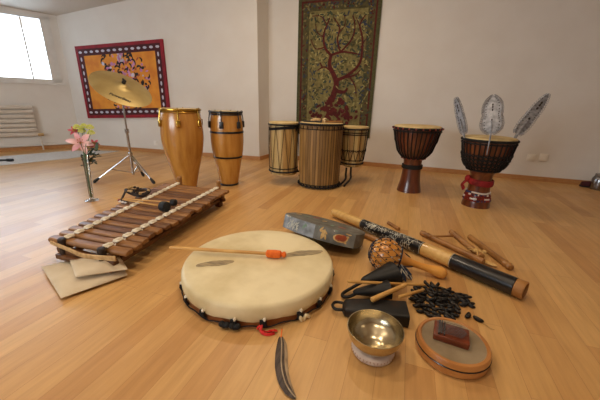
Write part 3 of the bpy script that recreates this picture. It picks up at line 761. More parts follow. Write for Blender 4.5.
# ------------------------------------------------------------------ djembes
def djembe(loc, prof, label, wood, rz, base_sq, weave, cuff, dots):
    t = thing('djembe', label, 'drum', loc, rz)
    P_ = interp(prof, 4)
    n = 48; rings = []
    for r, z in P_:
        rings.append([V((r*math.cos(2*PI*k/n), r*math.sin(2*PI*k/n), z)) for k in range(n)])
    MB().loft(rings).build('body', wood, t)
    R, z = prof[-1]; rad = lambda zz: min(P_, key=lambda p: abs(p[1]-zz))[0]
    MB().lathe([(R+.002, z-.02), (R+.010, z-.012), (R+.004, z+.010), (R*.93, z+.015), (1e-6, z+.015)], 48, cap=False).build('drum_head', 'skin2', t)
    mb = MB(); mb.torus((0, 0, z-.012), R+.014, .009, n=48, sz=1.3); mb.torus((0, 0, z-.04), R+.012, .006, n=48)
    if dots:
        mb.cur = 1
        for k in range(24): a = 2*PI*k/24; mb.ball(((R+.022)*math.cos(a), (R+.022)*math.sin(a), z-.012), .009, (1, 1, 1.2), None, 6, 4)
    mb.build('rim_ring', ['rope', dots or 'rope'], t)
    zb = prof[dj_b][1]; rb = prof[dj_b][0]
    mb = MB(); mb.torus((0, 0, zb), rb+.008, .009, n=40)
    if dots:
        mb.cur = 1
        for k in range(16): a = 2*PI*k/16; mb.ball(((rb+.012)*math.cos(a), (rb+.012)*math.sin(a), zb-.004), .010, (1, 1, 1), None, 6, 4)
    mb.build('lower_ring', ['rope', dots or 'rope'], t)
    mb = MB(); q_ = 32; zs = [z-.03+(zb-z+.03)*j/8 for j in range(9)]
    for k in range(q_):
        a = 2*PI*k/q_; mb.tube([V((math.cos(a), math.sin(a), 0))*((rad(zz) if 0 < j < 8 else rad(zz)+.004)+.006)+V((0, 0, zz)) for j, zz in enumerate(zs)], .0058, n=6)
    if weave:
        for row in range(weave):
            zz = zb+.025+row*.034
            for k in range(q_):
                a0, a1, am = 2*PI*k/q_, 2*PI*(k+1)/q_, 2*PI*(k+.5)/q_
                P3 = lambda a, h_: V((math.cos(a), math.sin(a), 0))*(rad(h_)+.012)+V((0, 0, h_))
                mb.tube([P3(a0, zz), P3(am, zz+.014), P3(a1, zz)], .006, n=5); mb.tube([P3(a0, zz+.026), P3(am, zz+.014), P3(a1, zz+.026)], .004, n=5)
    mb.build('rope_lacing', 'rope', t)
    return t, rad
dj_b = 5
tL, _ = djembe(at(408.5, 192.5)+V((.0, .09, 0)), [(.128, 0), (.118, .05), (.104, .12), (.096, .20), (.092, .31), (.108, .37), (.160, .43), (.200, .53), (.220, .62), (.226, .69)],
      'plain reddish brown djembe with a black band around its waist', 'djw', .2, 0, 0, None, 'beadr')
mb = MB()
for zz, r_ in ((.262, .100), (.276, .100), (.29, .099)): mb.torus((0, 0, zz), r_, .009, n=36)
mb.build('waist_band', 'rope', tL)
tR, radR = djembe(at(474.5, 207.5)+V((.02, .09, 0)), [(.122, 0), (.115, .05), (.098, .13), (.092, .20), (.094, .30), (.128, .352), (.168, .41), (.194, .50), (.206, .58), (.208, .635)],
      'dark djembe with red cloth, beaded foot and three metal rattle plates in its rim', 'djw2', .1, 0, 4, None, None)
mb = MB(); n_ = 36; rings = []
for k in range(n_+1):
    a = 2*PI*k/n_; d = V((math.cos(a), math.sin(a), 0)); tl = .012*math.sin(a-.5)
    rings.append([d*(.097+.012)+V((0, 0, .215+tl)), d*(.102+.014+.004*math.sin(5*a))+V((0, 0, .235+tl)), d*.112+V((0, 0, .262+tl)), d*.10+V((0, 0, .27+tl)), d*.096+V((0, 0, .215+tl))])
mb.loft(rings, None, False); 
d0 = math.atan2(-tR.location.y, -tR.location.x)-.1
for dz, da in ((-.07, -.1), (-.045, .12)):
    a = d0-1.25+da; d = V((math.cos(a), math.sin(a), 0)); 
    mb.tube(smooth_path([d*.11+V((0, 0, .25)), d*.15+V((0, 0, .22+dz*.4)), d*.135+V((0, 0, .22+dz)), d*.14+V((0, 0, .16+dz*.3))], 4), [.016]*12+[.010], n=8, flat=.5)
mb.ball(d*.115+V((0, 0, .26)), .028, (1, 1, 1.2)); mb.build('red_cloth', 'redcl', tR)
mb = MB(); rnd = random.Random(21)
for row in range(5):
    zz = .068+row*.018; r_ = radR(zz)+.004; q_ = 56
    for k in range(q_):
        a = 2*PI*k/q_; mb.cur = {0: rnd.choice((2, 2, 1)), 1: 0 if (k//5) % 2 else 2, 2: 2, 3: rnd.choice((2, 1, 2, 0)), 4: 0 if (k//7) % 4 else 1}[row]
        mb.ball((r_*math.cos(a), r_*math.sin(a), zz+.002*math.sin(4*a+row)), .0085, (1, 1, 1), None, 6, 4)
mb.build('bead_band', ['beadw', 'beadb', 'beadr'], tR)
# metal rattle plates standing in the djembe rim
def plate_shape(kind, L_):
    if kind == 'leaf': prof2 = [(0, .022), (.06, .036), (.18, .046), (.34, .046), (.44, .040), (.50, .042), (.66, .040), (.82, .030), (.93, .016), (1, .002)]
    else: prof2 = [(0, .022), (.05, .055), (.14, .080), (.26, .090), (.40, .082), (.48, .070), (.56, .076), (.68, .078), (.80, .069), (.90, .049), (.97, .022), (1, .002)]
    return [(u*L_, w*(L_/.33)) for u, w in prof2]
def rattle(name, label, base_px, tip_px, dep0, dep1, kind, stick_px, wfac=1.0, facing=None):
    b0, t0 = pt(base_px[0], base_px[1], dep0), pt(tip_px[0], tip_px[1], dep1); ax = (t0-b0); L_ = ax.length; ax.normalize()
    view = (CP-b0).normalized() if facing is None else facing
    sd = ax.cross(view).normalized(); nrm = sd.cross(ax)
    t = thing(name, label, 'rattle', b0, group='metal rattle plates on the right djembe')
    pr = plate_shape(kind, L_); mb = MB()
    prf = []
    for (ua, wa), (ub, wb) in zip(pr, pr[1:]):
        for j in range(3): prf.append((ua+(ub-ua)*j/3, (wa+(wb-wa)*j/3)*wfac))
    prf.append((pr[-1][0], pr[-1][1]*wfac))
    rows = [[b0+ax*u-sd*w+nrm*(-.006), b0+ax*u, b0+ax*u+sd*w+nrm*(-.006), b0+ax*u+sd*w-nrm*.008, b0+ax*u-nrm*.002, b0+ax*u-sd*w-nrm*.008] for u, w in prf]
    mb.loft(rows)
    # pierced dots along the middle
    mb.cur = 1
    for u, w in prf[2:-2:2]:
        for sg in (-1, 1): flat_oval(mb, b0+ax*u+sd*(w*.72)*sg-nrm*.0042, ax, sd, .005, .005, nrm, .0022, 6)
    for u in (.30, .36, .62, .70, .76): flat_oval(mb, b0+ax*(u*L_)+nrm*.001, ax, sd, .011*L_/.33, .006*L_/.33, nrm, .0015, 8)
    plo = mb.build('plate', ['tin', 'knob'], t, world=True)
    mb = MB()
    acc = 0
    for i, (u, w) in enumerate(prf):
        for sg in (-1, 1):
            if w > .006: mb.torus((0, 0, 0), .010, .0024, frame(ax, nrm+sd*.6*sg, b0+ax*u+sd*(w+.004)*sg), n=10, k=4)
    mb.build('jingle_rings', 'tin', plo, world=True)
    mb = MB(); s0_ = pt(stick_px[0], stick_px[1], stick_px[2]); mb.tube([s0_, b0+nrm*.003, b0+ax*(.33*L_)+nrm*.008], [.007, .014, .006], n=8, flat=.5); mb.build('spike', 'tin', t, world=True)
    return t
dR = (tR.location+V((0, 0, .635))-CP).dot(fw); zR = tR.location
rattle('rattle_plate', 'broad upright metal rattle plate standing in the front of the djembe rim', (491, 133.5), (493.5, 95.5), dR-.215, dR-.215, 'broad', (486.5, 155, dR-.200), .88)
rattle('rattle_plate', 'narrow metal rattle plate standing at the left of the djembe rim', (463.8, 133), (455.5, 97), dR-.03, dR+.0, 'leaf', (464.5, 138, dR-.05), .66, facing=((CP-zR).normalized()+V((-.5, .2, 0))).normalized())
rattle('rattle_plate', 'long metal rattle plate slanting out at the right of the djembe rim', (517.5, 133.5), (549, 93.5), dR-.06, dR-.02, 'leaf', (505, 156, dR-.13), .66)

# ------------------------------------------------------------------ things at the right wall
jp = at(596.5, 189.5); jp = V((jp.x, jp.y, 0))
jt = thing('jar', 'grey see-through plastic jar by the right baseboard', 'jar', jp)
MB().lathe([(.001, .004), (.066, .002), (.07, .01), (.07, .13), (.058, .155), (.05, .16), (.048, .158), (.056, .152), (.067, .128), (.067, .012), (.001, .008)], 32, cap=False).build('jar_body', 'jar', jt)
MB().lathe([(.052, .158), (.054, .160), (.054, .185), (.048, .19)], 32).build('lid', 'jar', jt)
ra, rb_ = at(571.5, 182), at(590, 184); rm_ = (ra+rb_)/2; rm_.y = min(rm_.y, YB-.10)
rt = thing('slipper', 'dark red slipper with black sole against the right baseboard', 'slipper', V((rm_.x, rm_.y, 0)))
mb = MB(); rows = []
for j in range(9):
    u = j/8; w = .042*math.sin(PI*(.12+.78*u))**.5; x = -.10+.20*u
    rows.append([V((x, -w, .0)), V((x, w, .0)), V((x, w, .018)), V((x, -w, .018))])
mb.loft(rows); mb.build('sole', 'rubber', rt)
mb = MB(); rows = []
for j in range(9):
    u = j/8; w = .040*math.sin(PI*(.12+.78*u))**.5; x = -.095+.19*u; hh = .05+.035*u
    rows.append([V((x, w*math.cos(PI*k/8), .018+hh*math.sin(PI*k/8)*.9)) for k in range(9)])
mb.loft(rows); mb.build('upper', 'redcl' if False else 'pt_dk', rt)

# ------------------------------------------------------------------ balafon
bA, bB, bC, bD = at(164, 183.5, .15), at(228, 190.5, .15), at(51, 235.5, .15), at(127, 249.5, .15)
NB = 18
bo = (bA+bB+bC+bD)/4; bo.z = 0
bal = thing('balafon', 'long wooden balafon of dark brown bars tied with cream cord', 'balafon', bo)
axl = ((bA+bB)-(bC+bD)).normalized()
c1, c2, c3, c4 = at(69, 236.5, .155), at(177, 184, .155), at(108, 245.5, .155), at(216, 188.5, .155)
rnd = random.Random(8); bar_mid = []
for i in range(NB):
    t = i/(NB-1); a = bC.lerp(bA, t); b = bD.lerp(bB, t); d = (b-a).normalized()
    a = a-d*rnd.uniform(-.012, .014); b = b+d*rnd.uniform(-.014, .016); L_ = (b-a).length
    wd = .0285*rnd.uniform(.92, 1.06); th = .015
    zt = -.003*rnd.random()
    rings = []
    for (u, k) in ((0, .8), (.012, 1), (.3, .98), (.5, .95), (.7, .98), (.988, 1), (1, .8)):
        cs = [(-wd*k, -th*.5), (-wd*k*.8, -th*k), (wd*k*.8, -th*k), (wd*k, -th*.5), (wd*k, th*.3), (wd*k*.78, th*.85*k), (wd*k*.3, th*1.05*k), (-wd*k*.3, th*1.05*k), (-wd*k*.78, th*.85*k), (-wd*k, th*.3)]
        rings.append([V((u*L_, y, z)) for y, z in cs])
    # bar mesh in its own frame so the grain runs along it
    mt = frame(d, V((0, 0, 1)), V((a.x, a.y, .137+zt)))
    bo_ = MB().loft(rings).build('bar', 'bar1' if rnd.random() < .55 else 'bar2', bal)
    lm = W(bal).inverted() @ mt; bo_.matrix_basis = lm
    bar_mid.append((a, b))
for ca, cb in ((c1, c2), (c3, c4)):
    mb = MB(); pth = []
    for i in range(NB):
        t = i/(NB-1); p = ca.lerp(cb, t); p.z = .1535
        d = (bar_mid[i][1]-bar_mid[i][0]).normalized(); lon = (cb-ca).normalized()
        mb.box((0, 0, 0), (.046, .036, .008), frame(lon, V((0, 0, 1)), p+V((0, 0, .002))), bev=.003)
        mb.tube([p-lon*.020-d*.010+V((0, 0, .004)), p+d*.004+V((0, 0, .010)), p+lon*.020+d*.010+V((0, 0, .004))], .009, n=6)
        pth.append(p-lon*.032+V((0, 0, -.020)))
        pth.append(p+V((0, 0, .001)))
    mb.tube(pth, .005, n=6); mb.build('lashing_cord', 'cord', bal, world=True)
fz = .075
def rail(a, b, w, h, z, name='rail', m_='frame'):
    mb = MB(); L_ = (b-a).length; mb.box((L_/2, 0, 0), (L_, w, h), frame(b-a, V((0, 0, 1)), V((a.x, a.y, z))), bev=.006); return mb.build(name, m_, bal, world=True)
ia, ib, ic, id_ = c2, c4, c1, c3
l0, l1, l2, l3 = ic-axl*.045, ia-axl*.02, id_-axl*.045, ib-axl*.02
dl = (l2-l0).normalized()
rail(l0, l1, .03, .035, .105); rail(l2+dl*.03, l3+dl*.03, .03, .035, .105); rail(l0, l1, .03, .03, .058, 'lower_rail'); rail(l2+dl*.03, l3+dl*.03, .03, .03, .058, 'lower_rail')
for c_, e_ in ((l0, l2+dl*.03), (l1, l3+dl*.03)):
    rail(c_-dl*.05+axl*.01, e_+dl*.05+axl*.01, .034, .032, .088, 'cross_piece'); rail(c_-dl*.03+axl*.03, e_+dl*.05+axl*.03, .034, .03, .055, 'cross_piece')
rail(l0-dl*.045-axl*.012, l2+dl*.07-axl*.012, .028, .03, .058, 'cross_piece')
for p, zt, mm in ((l0, .166, 'knob'), (l2, .166, 'knob'), (l1+axl*.07, .215, 'browns'), (l3+axl*.07, .215, 'browns')):
    mb = MB(); mb.lathe([(.018, .042), (.020, .05), (.020, zt-.006), (.014, zt)], 14, MX.Translation(V((p.x, p.y, 0)))); mb.build('post', mm, bal, world=True)
mb = MB(); sg = -axl*.028
for k in range(3):
    mb.tube(smooth_path([l0-dl*.06+sg*.8+V((0, 0, -.022+.006*k)), l0+(l2-l0)*.3+sg+V((0, 0, -.036+.007*k)), l0+(l2-l0)*.7+sg*1.2+V((0, 0, -.046+.008*k)), l2+dl*.10+sg*.3+V((0, 0, -.038+.009*k))], 4), .005, n=6)
mb.build('end_cord', 'hemp', bal, world=True)
# feet at the far end so that the frame stands level with the bag at the near end
for c_ in (l1, l3+dl*.03):
    mb = MB(); mb.box((0, 0, .022), (.05, .05, .044), MX.Translation(V((c_.x, c_.y, 0))), bev=.006); mb.build('foot', 'frame', bal, world=True)

# folded beige bag under the near end
def pillow(mb, P0, P1, P2, P3, z0, th, n=12, wob=.003, sd=1):
    rn = random.Random(sd); top, bot = [], []
    for j in range(n+1):
        for i in range(n+1):
            u, v = i/n, j/n; p = (P0*(1-u)+P1*u)*(1-v)+(P3*(1-u)+P2*u)*v
            e = (max(0, math.sin(PI*u))*max(0, math.sin(PI*v)))**.45; w = wob*(math.sin(9*u+7*v*v+sd)+.7*math.sin(5*v-14*u*v+sd))*e
            ze = .32*th; top.append(V((p.x, p.y, z0+ze+.002+(th-ze)*e*(.85+.15*math.sin(3*u+2*v+sd))+w))); bot.append(V((p.x, p.y, z0+ze*(1-e))))
    q_ = n+1; fs = [(j*q_+i, j*q_+i+1, (j+1)*q_+i+1, (j+1)*q_+i) for j in range(n) for i in range(n)]
    mb.add(top, fs); mb.add(bot, [f[::-1] for f in fs])
    ed = [i for i in range(n)]+[i*q_+n for i in range(n)]+[n*q_+n-i for i in range(n)]+[(n-i)*q_ for i in range(n)]
    m_ = len(ed); mb.add([top[e] for e in ed]+[bot[e] for e in ed], [(k, (k+1) % m_, m_+(k+1) % m_, m_+k) for k in range(m_)])
bq = [at(42, 269.5), at(62, 301.5), at(128, 278), at(116, 256)]
bag = thing('cloth_bag', 'folded beige cloth bag under the near end of the balafon', 'bag', sum(bq, V())/4)
mb = MB(); pillow(mb, bq[0], bq[1], bq[2], bq[3], .0, .052, 22, .004, 2); mb.build('bag_body', 'linen', bag, world=True, smooth=60)
f_ = [at(70, 262, .05), at(76, 279, .05), at(128, 271, .05), at(117, 252, .05)]
mb = MB(); pillow(mb, f_[0], f_[1], f_[2], f_[3], .042, .056, 20, .005, 4); mb.build('folded_flap', 'linen', bag, world=True, smooth=60)

# mallets and rattle on the balafon
def mallet(hp, tp, label, hr):
    h = at(hp[0], hp[1], .158+hr); t_ = at(tp[0], tp[1], .166)
    t = thing('mallet', label, 'mallet', V((h.x, h.y, h.z-hr)), group='mallets on the balafon')
    d = (h-t_).normalized(); MB().tube([t_, h+d*hr*.5], [.0055, .0065], n=8).build('handle', 'stick', t, world=True)
    MB().lathe([(hr*.5, -hr*.85), (hr*.95, -hr*.6), (hr, 0), (hr*.95, hr*.6), (hr*.5, hr*.85)], 18, zframe(d, h)).build('head', 'rubber', t, world=True)
mallet((164.5, 206.5), (116, 198.5), 'front mallet with the larger black head lying across the balafon bars', .037)
mallet((173.5, 202.5), (113.5, 198.0), 'rear mallet with the smaller black head lying across the balafon bars', .026)
mb = MB(); c_ = at(138, 194, .158); rnd = random.Random(4); p_ = []
for k in range(15):
    a = 2*PI*k/14; p_.append(c_+V((.115*math.cos(a)*.9, .06*math.sin(a), .020+.012*math.sin(2*a))))
mb.tube(p_, .014, n=7); mb.tube([p_[8], at(121, 200.8, .166), at(127, 202.5, .166)], .009, n=6)
for k in range(24):
    a = 2*PI*k/24; mb.cur = rnd.choice((0, 1, 1)); mb.ball(c_+V((.115*math.cos(a)*.9, .06*math.sin(a), .030+.010*math.sin(3*a))), .013, (1, 1, .9), None, 6, 4)
mb.cur = 2
for k in range(3): mb.ball(at(120+k*3, 201.5+k*.5, .165), .012, (1, 1, .7), None, 6, 4)
mb.cur = 3; mb.ball(at(119, 200.3, .17), .010)
tag(origin(mb.build('seed_anklet', ['knob', 'hemp', 'beadw', 'beadr'])), 'dark seed anklet with white and red ends lying on the far side of the balafon', 'anklet')

# ------------------------------------------------------------------ frame drum
FD = V((-.651, 1.261, 0)); FR, FH = .387, .112
fd = thing('frame_drum', 'big round frame drum with a cream skin and black ties along its lower edge', 'drum', FD)
MB().lathe([(FR-.028, .002), (FR-.008, .0), (FR-.006, .045), (FR-.03, .045)], 72, cap=False).build('hoop', 'hoop', fd)
rn = random.Random(6); mb = MB(); n = 96; rings = []
for r, z in ((FR-.004, .034), (FR+.001, .042), (FR+.003, .065), (FR, FH-.018), (FR-.006, FH-.006), (FR-.018, FH), (FR*.75, FH+.0005), (FR*.5, FH+.001), (FR*.25, FH+.001), (.002, FH+.001)):
    rings.append([V((r*math.cos(2*PI*k/n), r*math.sin(2*PI*k/n), z+(.005*math.sin(12*2*PI*k/n) if z < .038 else 0))) for k in range(n)])
mb.loft(rings, None, False)
mb.cur = 1
# the grey marks left on the hide
for (pa, pb, w) in (((196, 266), (234, 261), .030), ((284, 256), (328, 250), .032)):
    A__, B__ = at(pa[0], pa[1], FH+.002)-FD, at(pb[0], pb[1], FH+.002)-FD; pts_ = smooth_path([A__, A__.lerp(B__, .3)+V((0, .008, 0)), A__.lerp(B__, .7)-V((0, .004, 0)), B__], 4)
    if (B__.xy.length > FR-.02): pts_ = [p for p in pts_ if p.xy.length < FR-.015]
    q_ = len(pts_); flat_ribbon(mb, pts_, [w*(.25+.75*math.sin(PI*i/(q_-1))**.7)*rn.uniform(.75, 1) for i in range(q_)], V((0, 0, 1)), 0)
mb.build('drum_skin', ['hide', 'hidemark'], fd)
for k in range(18):
    a = math.radians(-200+k*20.0+rn.uniform(-3, 3)); d = V((math.cos(a), math.sin(a), 0)); s_ = V((-d.y, d.x, 0)); mb = MB()
    for j in range(3): mb.tube([d*(FR+.004)+s_*(.008*(j-1))+V((0, 0, .046)), d*(FR+.008)+s_*(.008*(j-1))+V((0, 0, .026)), d*(FR-.002)+s_*(.009*(j-1)+.004)+V((0, 0, .008))], .0065, n=6)
    mb.cur = 1; mb.ball(d*(FR+.004)+s_*.006+V((0, 0, .047)), .008, (1, 1, 1.3), None, 7, 5)
    mb.build('skin_tie', ['tie', 'cord'], fd)
def onrim(px):
    d = (at(px, 325)-FD); d.z = 0
    lo, hi = -PI, 0
    best = min((V((math.cos(a), math.sin(a), 0)) for a in [(-PI+PI*k/360) for k in range(361)]), key=lambda q_: abs(300+F*((FD+q_*FR-CP).dot(rr)/(FD+q_*FR-CP).dot(fw))-px))
    return best
for px in (226, 236):
    d = onrim(px); mb = MB()
    for k in range(3): mb.ball(d*(FR+.012)+V((-d.y*.012*(k-1), d.x*.012*(k-1), .022-.004*(k % 2))), .014, (1, 1, .9), None, 8, 5)
    mb.build('cloth_knot', 'tie', fd)
d = onrim(301); s_ = V((-d.y, d.x, 0))
for k, (off, lean_) in enumerate(((0, .4), (.020, -.5), (.036, 1.0))):
    mb = MB(); mb.ball((0, 0, 0), .011, (.8, 1.7, .7), frame(s_+V((0, 0, lean_)), d, d*(FR+.016)+s_*(off-.01)+V((0, 0, .016))), 10, 7); mb.build('cowrie_shell', 'shell', fd)
d = onrim(262); s_ = V((-d.y, d.x, 0)); mb = MB(); b_ = d*(FR+.008)
for pp in ([(0, 0, .03), (.006, -.02, .015), (.014, .01, .006), (.02, .035, .006), (.014, .05, .012)], [(0, 0, .03), (.02, -.005, .012), (.035, .02, .006), (.03, .05, .006)], [(.014, .03, .008), (.03, .045, .02), (.02, .06, .008)]):
    P_ = smooth_path([b_+d*x+s_*y+V((0, 0, z)) for x, y, z in pp], 4); mb.tube(P_, .006, n=6, flat=.45)
mb.build('red_ribbon', 'ribbon', fd)
mb = MB(); P_ = []
for k in range(60):
    a = math.radians(-175+k*2.9); P_.append(V((math.cos(a)*(FR+.004), math.sin(a)*(FR+.004), .014+.006*math.sin(k*.9))))
mb.tube(P_, .003, n=5); mb.build('lacing_string', 'tie', fd)

# beater resting on the frame drum
h_, t_ = at(275, 254, FH+.0235), at(169.5, 247.5, FH+.030)
bt = thing('beater', 'long pale beater with an orange wrapped head lying on the frame drum', 'beater', V((h_.x, h_.y, FH)))
d = (h_-t_).normalized()
MB().tube([t_, t_+d*.02, h_+d*.02], [.007, .0095, .009], n=10).build('handle', 'stick', bt, world=True)
mb = MB(); mb.lathe([(.010, -.048), (.020, -.042), (.022, 0), (.020, .028), (.012, .034), (.011, .040), (.016, .044), (.016, .053), (.006, .060)], 18, zframe(d, h_)); mb.build('head', 'orange', bt, world=True)

# feather
fp = [(281, 336.5), (281.7, 343), (281.5, 352), (281.5, 366), (284.5, 380), (289.5, 390), (295.5, 397.5)]; fwid = [.010, .019, .023, .023, .021, .016, .004]
ft = thing('feather', 'grey brown feather lying on the floor in front of the frame drum', 'feather', at(282, 362))
P_ = smooth_path([at(x, y, .012) for x, y in fp], 4); w_ = []
for i in range(len(P_)):
    k = i/4; j = min(int(k), 5); w_.append(fwid[j]+(fwid[j+1]-fwid[j])*(k-j))
mb = MB(); rows = []
for i, p in enumerate(P_):
    t = (P_[min(i+1, len(P_)-1)]-P_[max(i-1, 0)]).normalized(); sd = V((0, 0, 1)).cross(t).normalized(); w = w_[i]
    rows.append([p+sd*w*1.0-V((0, 0, .006)), p+sd*w*.5+V((0, 0, .001)), p, p-sd*w*.5+V((0, 0, .001)), p-sd*w-V((0, 0, .006)), p-V((0, 0, .003))])
b = len(mb.f); mb.loft(rows)
for i in range(len(rows)-1):
    mb.mi[b+i*6] = 1; mb.mi[b+i*6+1] = 0
mb.build('vane', ['feather', 'featherl'], ft, world=True)
MB().tube(P_, [.0024]*len(P_), n=6).build('quill', 'featherl', ft, world=True)
MB().tube([at(281, 337.5, .013), at(281.5, 333, .016), at(282, 329, .022)], .0026, n=7).build('wrap', 'orange', ft, world=True)

# ------------------------------------------------------------------ painted octagonal drum leaning on the frame drum
oA, oB = at(276.5, 226.5, .118), at(354.5, 251, .078)
u_ = (oB-oA).normalized(); hv = V((0, 0, 1)).cross(u_).normalized(); hv = hv if hv.y > 0 else -hv
tilt = math.radians(15.5); v_ = (hv*math.cos(tilt)-V((0, 0, math.sin(tilt)))); v_ = (v_-u_*v_.dot(u_)).normalized(); n_ = u_.cross(v_); n_ = n_ if n_.z > 0 else -n_
Ls = (oB-oA).length; oc = (oA+oB)/2
thk = .088
shape = [(-.5, .20), (-.46, .09), (-.27, .01), (.0, -.02), (.27, .01), (.46, .09), (.5, .20), (.49, .42), (.36, .56), (.12, .62), (-.12, .62), (-.36, .56), (-.49, .42)]
ring = [oc+u_*(a*Ls)+v_*(b*Ls) for a, b in shape]
zmin = min(p.z for p in ring); sh = V((0, 0, .003-zmin))
if zmin < .003: ring = [p+sh for p in ring]
od = thing('painted_drum', 'grey painted hand drum leaning on the frame drum, with a cream lizard and red crab', 'drum', oc-V((0, 0, oc.z)))
mb = MB(); tp_ = [p+n_*thk for p in ring]; nS = len(ring)
b = len(mb.f); mb.loft([ring, tp_], None, False)
mb.mi[b+0] = 1; mb.mi[b+nS-1] = 1; mb.mi[b+1] = 1; mb.mi[b+2] = 1
ins = [p+(sum(tp_, V())/nS-p)*.06+n_*.003 for p in tp_]; mb.loft([tp_, ins], None, False)
insb = [p+(sum(ring, V())/nS-p)*.05 for p in ring]; mb.loft([ring, insb], None, False); ind = [p+n_*(thk*.85) for p in insb]; mb.cur = 2; mb.loft([insb, ind], None, False); mb.add(ind, [tuple(range(nS))])
shell_mb = mb
# painted figures on the front side
def side_pt(s, h):
    """s 0..1 along the two front faces, h 0..1 up"""
    i_ = min(3, int(s*4)); q0, q1 = ring[1+i_], ring[2+i_]
    p = q0.lerp(q1, s*4-i_); fn = (q1-q0).cross(n_).normalized()
    if fn.dot(CP-p) < 0: fn = -fn
    return p+n_*(thk*h)+fn*.0014, fn, (q1-q0).normalized()
mb = shell_mb
def blob(s, h, a, b_, rot, mi, lift=.0):
    p, fn, uu_ = side_pt(s, h); mb.cur = mi+3; k_ = 1.3 if mi < 2 else 1; flat_oval(mb, p+fn*lift, uu_, n_, a*k_, b_*k_, fn, .0004, 10, rot)
for s, h, a, b_, r_ in ((.60, .52, .024, .008, 1.3), (.585, .70, .012, .006, .3), (.625, .66, .012, .005, 2.4), (.60, .30, .014, .005, 1.0), (.63, .34, .014, .005, 1.8), (.575, .84, .014, .004, .9)): blob(s, h, a, b_, r_, 0)
for s, h, a, b_, r_ in ((.80, .50, .036, .020, 0), (.88, .60, .014, .008, .7), (.735, .45, .014, .006, 2.4), (.86, .32, .014, .006, -.6)): blob(s, h, a, b_, r_, 0)
for s, h, a, b_, r_ in ((.775, .52, .018, .015, 0), (.83, .54, .020, .016, .2)): blob(s, h, a, b_, r_, 1, .0006)
for s, h, a, b_, r_ in ((.37, .62, .018, .008, .9), (.39, .75, .012, .006, 2.2)): blob(s, h, a, b_, r_, 2)
rn = random.Random(2)
for k in range(26): blob(rn.uniform(.1, .3), rn.uniform(.15, .75), rn.uniform(.008, .016), .0022, rn.uniform(.5, 2.2), 3)
for k in range(10): blob(rn.uniform(.05, .95), rn.uniform(.86, .96), rn.uniform(.005, .012), .003, 0, rn.choice((0, 2, 3)))
mb.build('shell', ['octp', 'octb', 'octd', 'pcream', 'pred', 'pteal', 'whitep'], od, world=True, smooth=20)
mb = MB(); mb.loft([ins, [p-n_*.004 for p in ins]])
for k in range(6):
    p = ins[1].lerp(ins[5], .12+.14*k)+(ins[9]-ins[4])*rn.uniform(.15, .6); mb.cur = k % 3+1; flat_oval(mb, p, u_, v_, .028, .012, n_, .0015, 9, rn.uniform(0, 3))
mb.build('drum_skin', ['octp', 'pcream', 'pteal', 'pred'], od, world=True, smooth=0)

# ------------------------------------------------------------------ rainstick
q0, q1 = at(333.5, 212.0, .043), at(525.5, 291.0, .049)
rs = thing('rainstick', 'long bamboo rainstick with black painted sections lying behind the gourd rattle', 'rainstick', V(((q0.x+q1.x)/2, (q0.y+q1.y)/2, 0)))
LR = (q1-q0).length; rm = zframe(q1-q0, q0)
def frac(px, py): return (at(px, py, .045)-q0).dot((q1-q0).normalized())
s1_, s2_, s3_, s4_ = frac(361.5, 224), frac(424, 248.5), frac(452, 261), frac(515.5, 287)
R0, R1 = .033, .047
rad_ = lambda s: R0+(R1-R0)*s/LR
def seg(a, b_, m_, name, ex=0.0):
    return MB().lathe([(rad_(a)*.9+ex*.2, a), (rad_(a)+ex, a+.002), (rad_(b_)+ex, b_-.002), (rad_(b_)*.9, b_)], 32, rm).build(name, m_, rs, world=True)
seg(0, s1_, 'bamboo', 'bamboo_tube'); seg(s2_, s3_, 'bamboo', 'bamboo_tube'); seg(s3_, s4_, 'blackp', 'black_sleeve', .001)
mb = MB(); mb.lathe([(rad_(s4_)*.8, s4_), (rad_(s4_), s4_+.001), (rad_(LR), LR-.003), (rad_(LR)*.96, LR), (rad_(LR)*.80, LR), (rad_(LR)*.76, LR-.012), (.0005, LR-.012)], 32, rm, cap=False); mb.build('end_ring', 'bambood', rs, world=True)
mb = MB(); mb.lathe([(rad_(s1_)*.9, s1_), (rad_(s1_)+.001, s1_+.002), (rad_(s2_)+.001, s2_-.002), (rad_(s2_)*.9, s2_)], 32, rm)
mb.cur = 1; rn = random.Random(13)
for k in range(80):
    a0 = rn.uniform(0, 2*PI); s0_ = rn.uniform(s1_+.015, s2_-.075); P_ = []; amp = rn.uniform(.015, .03); wn = rn.choice((1, 1.6, 2))
    for j in range(13):
        u = j/12; a = a0+rn.uniform(-.02, .02)+.55*math.sin(u*PI*2*wn); s = s0_+u*rn.uniform(.055, .06)
        P_.append(rm @ V(((rad_(s)+.0012)*math.cos(a), (rad_(s)+.0012)*math.sin(a), s)))
    mb.tube(P_, .0016, n=4)
for s in (s1_+.006, s2_-.004): mb.torus((0, 0, s), rad_(s)+.001, .0014, rm, n=32, k=5)
mb.build('patterned_sleeve', ['blackp', 'whitep'], rs, world=True)
mb = MB(); 
for s in (s3_+.003,): mb.torus((0, 0, s), rad_(s)+.001, .0016, rm, n=32, k=5)
mb.build('white_ring', 'whitep', rs, world=True)

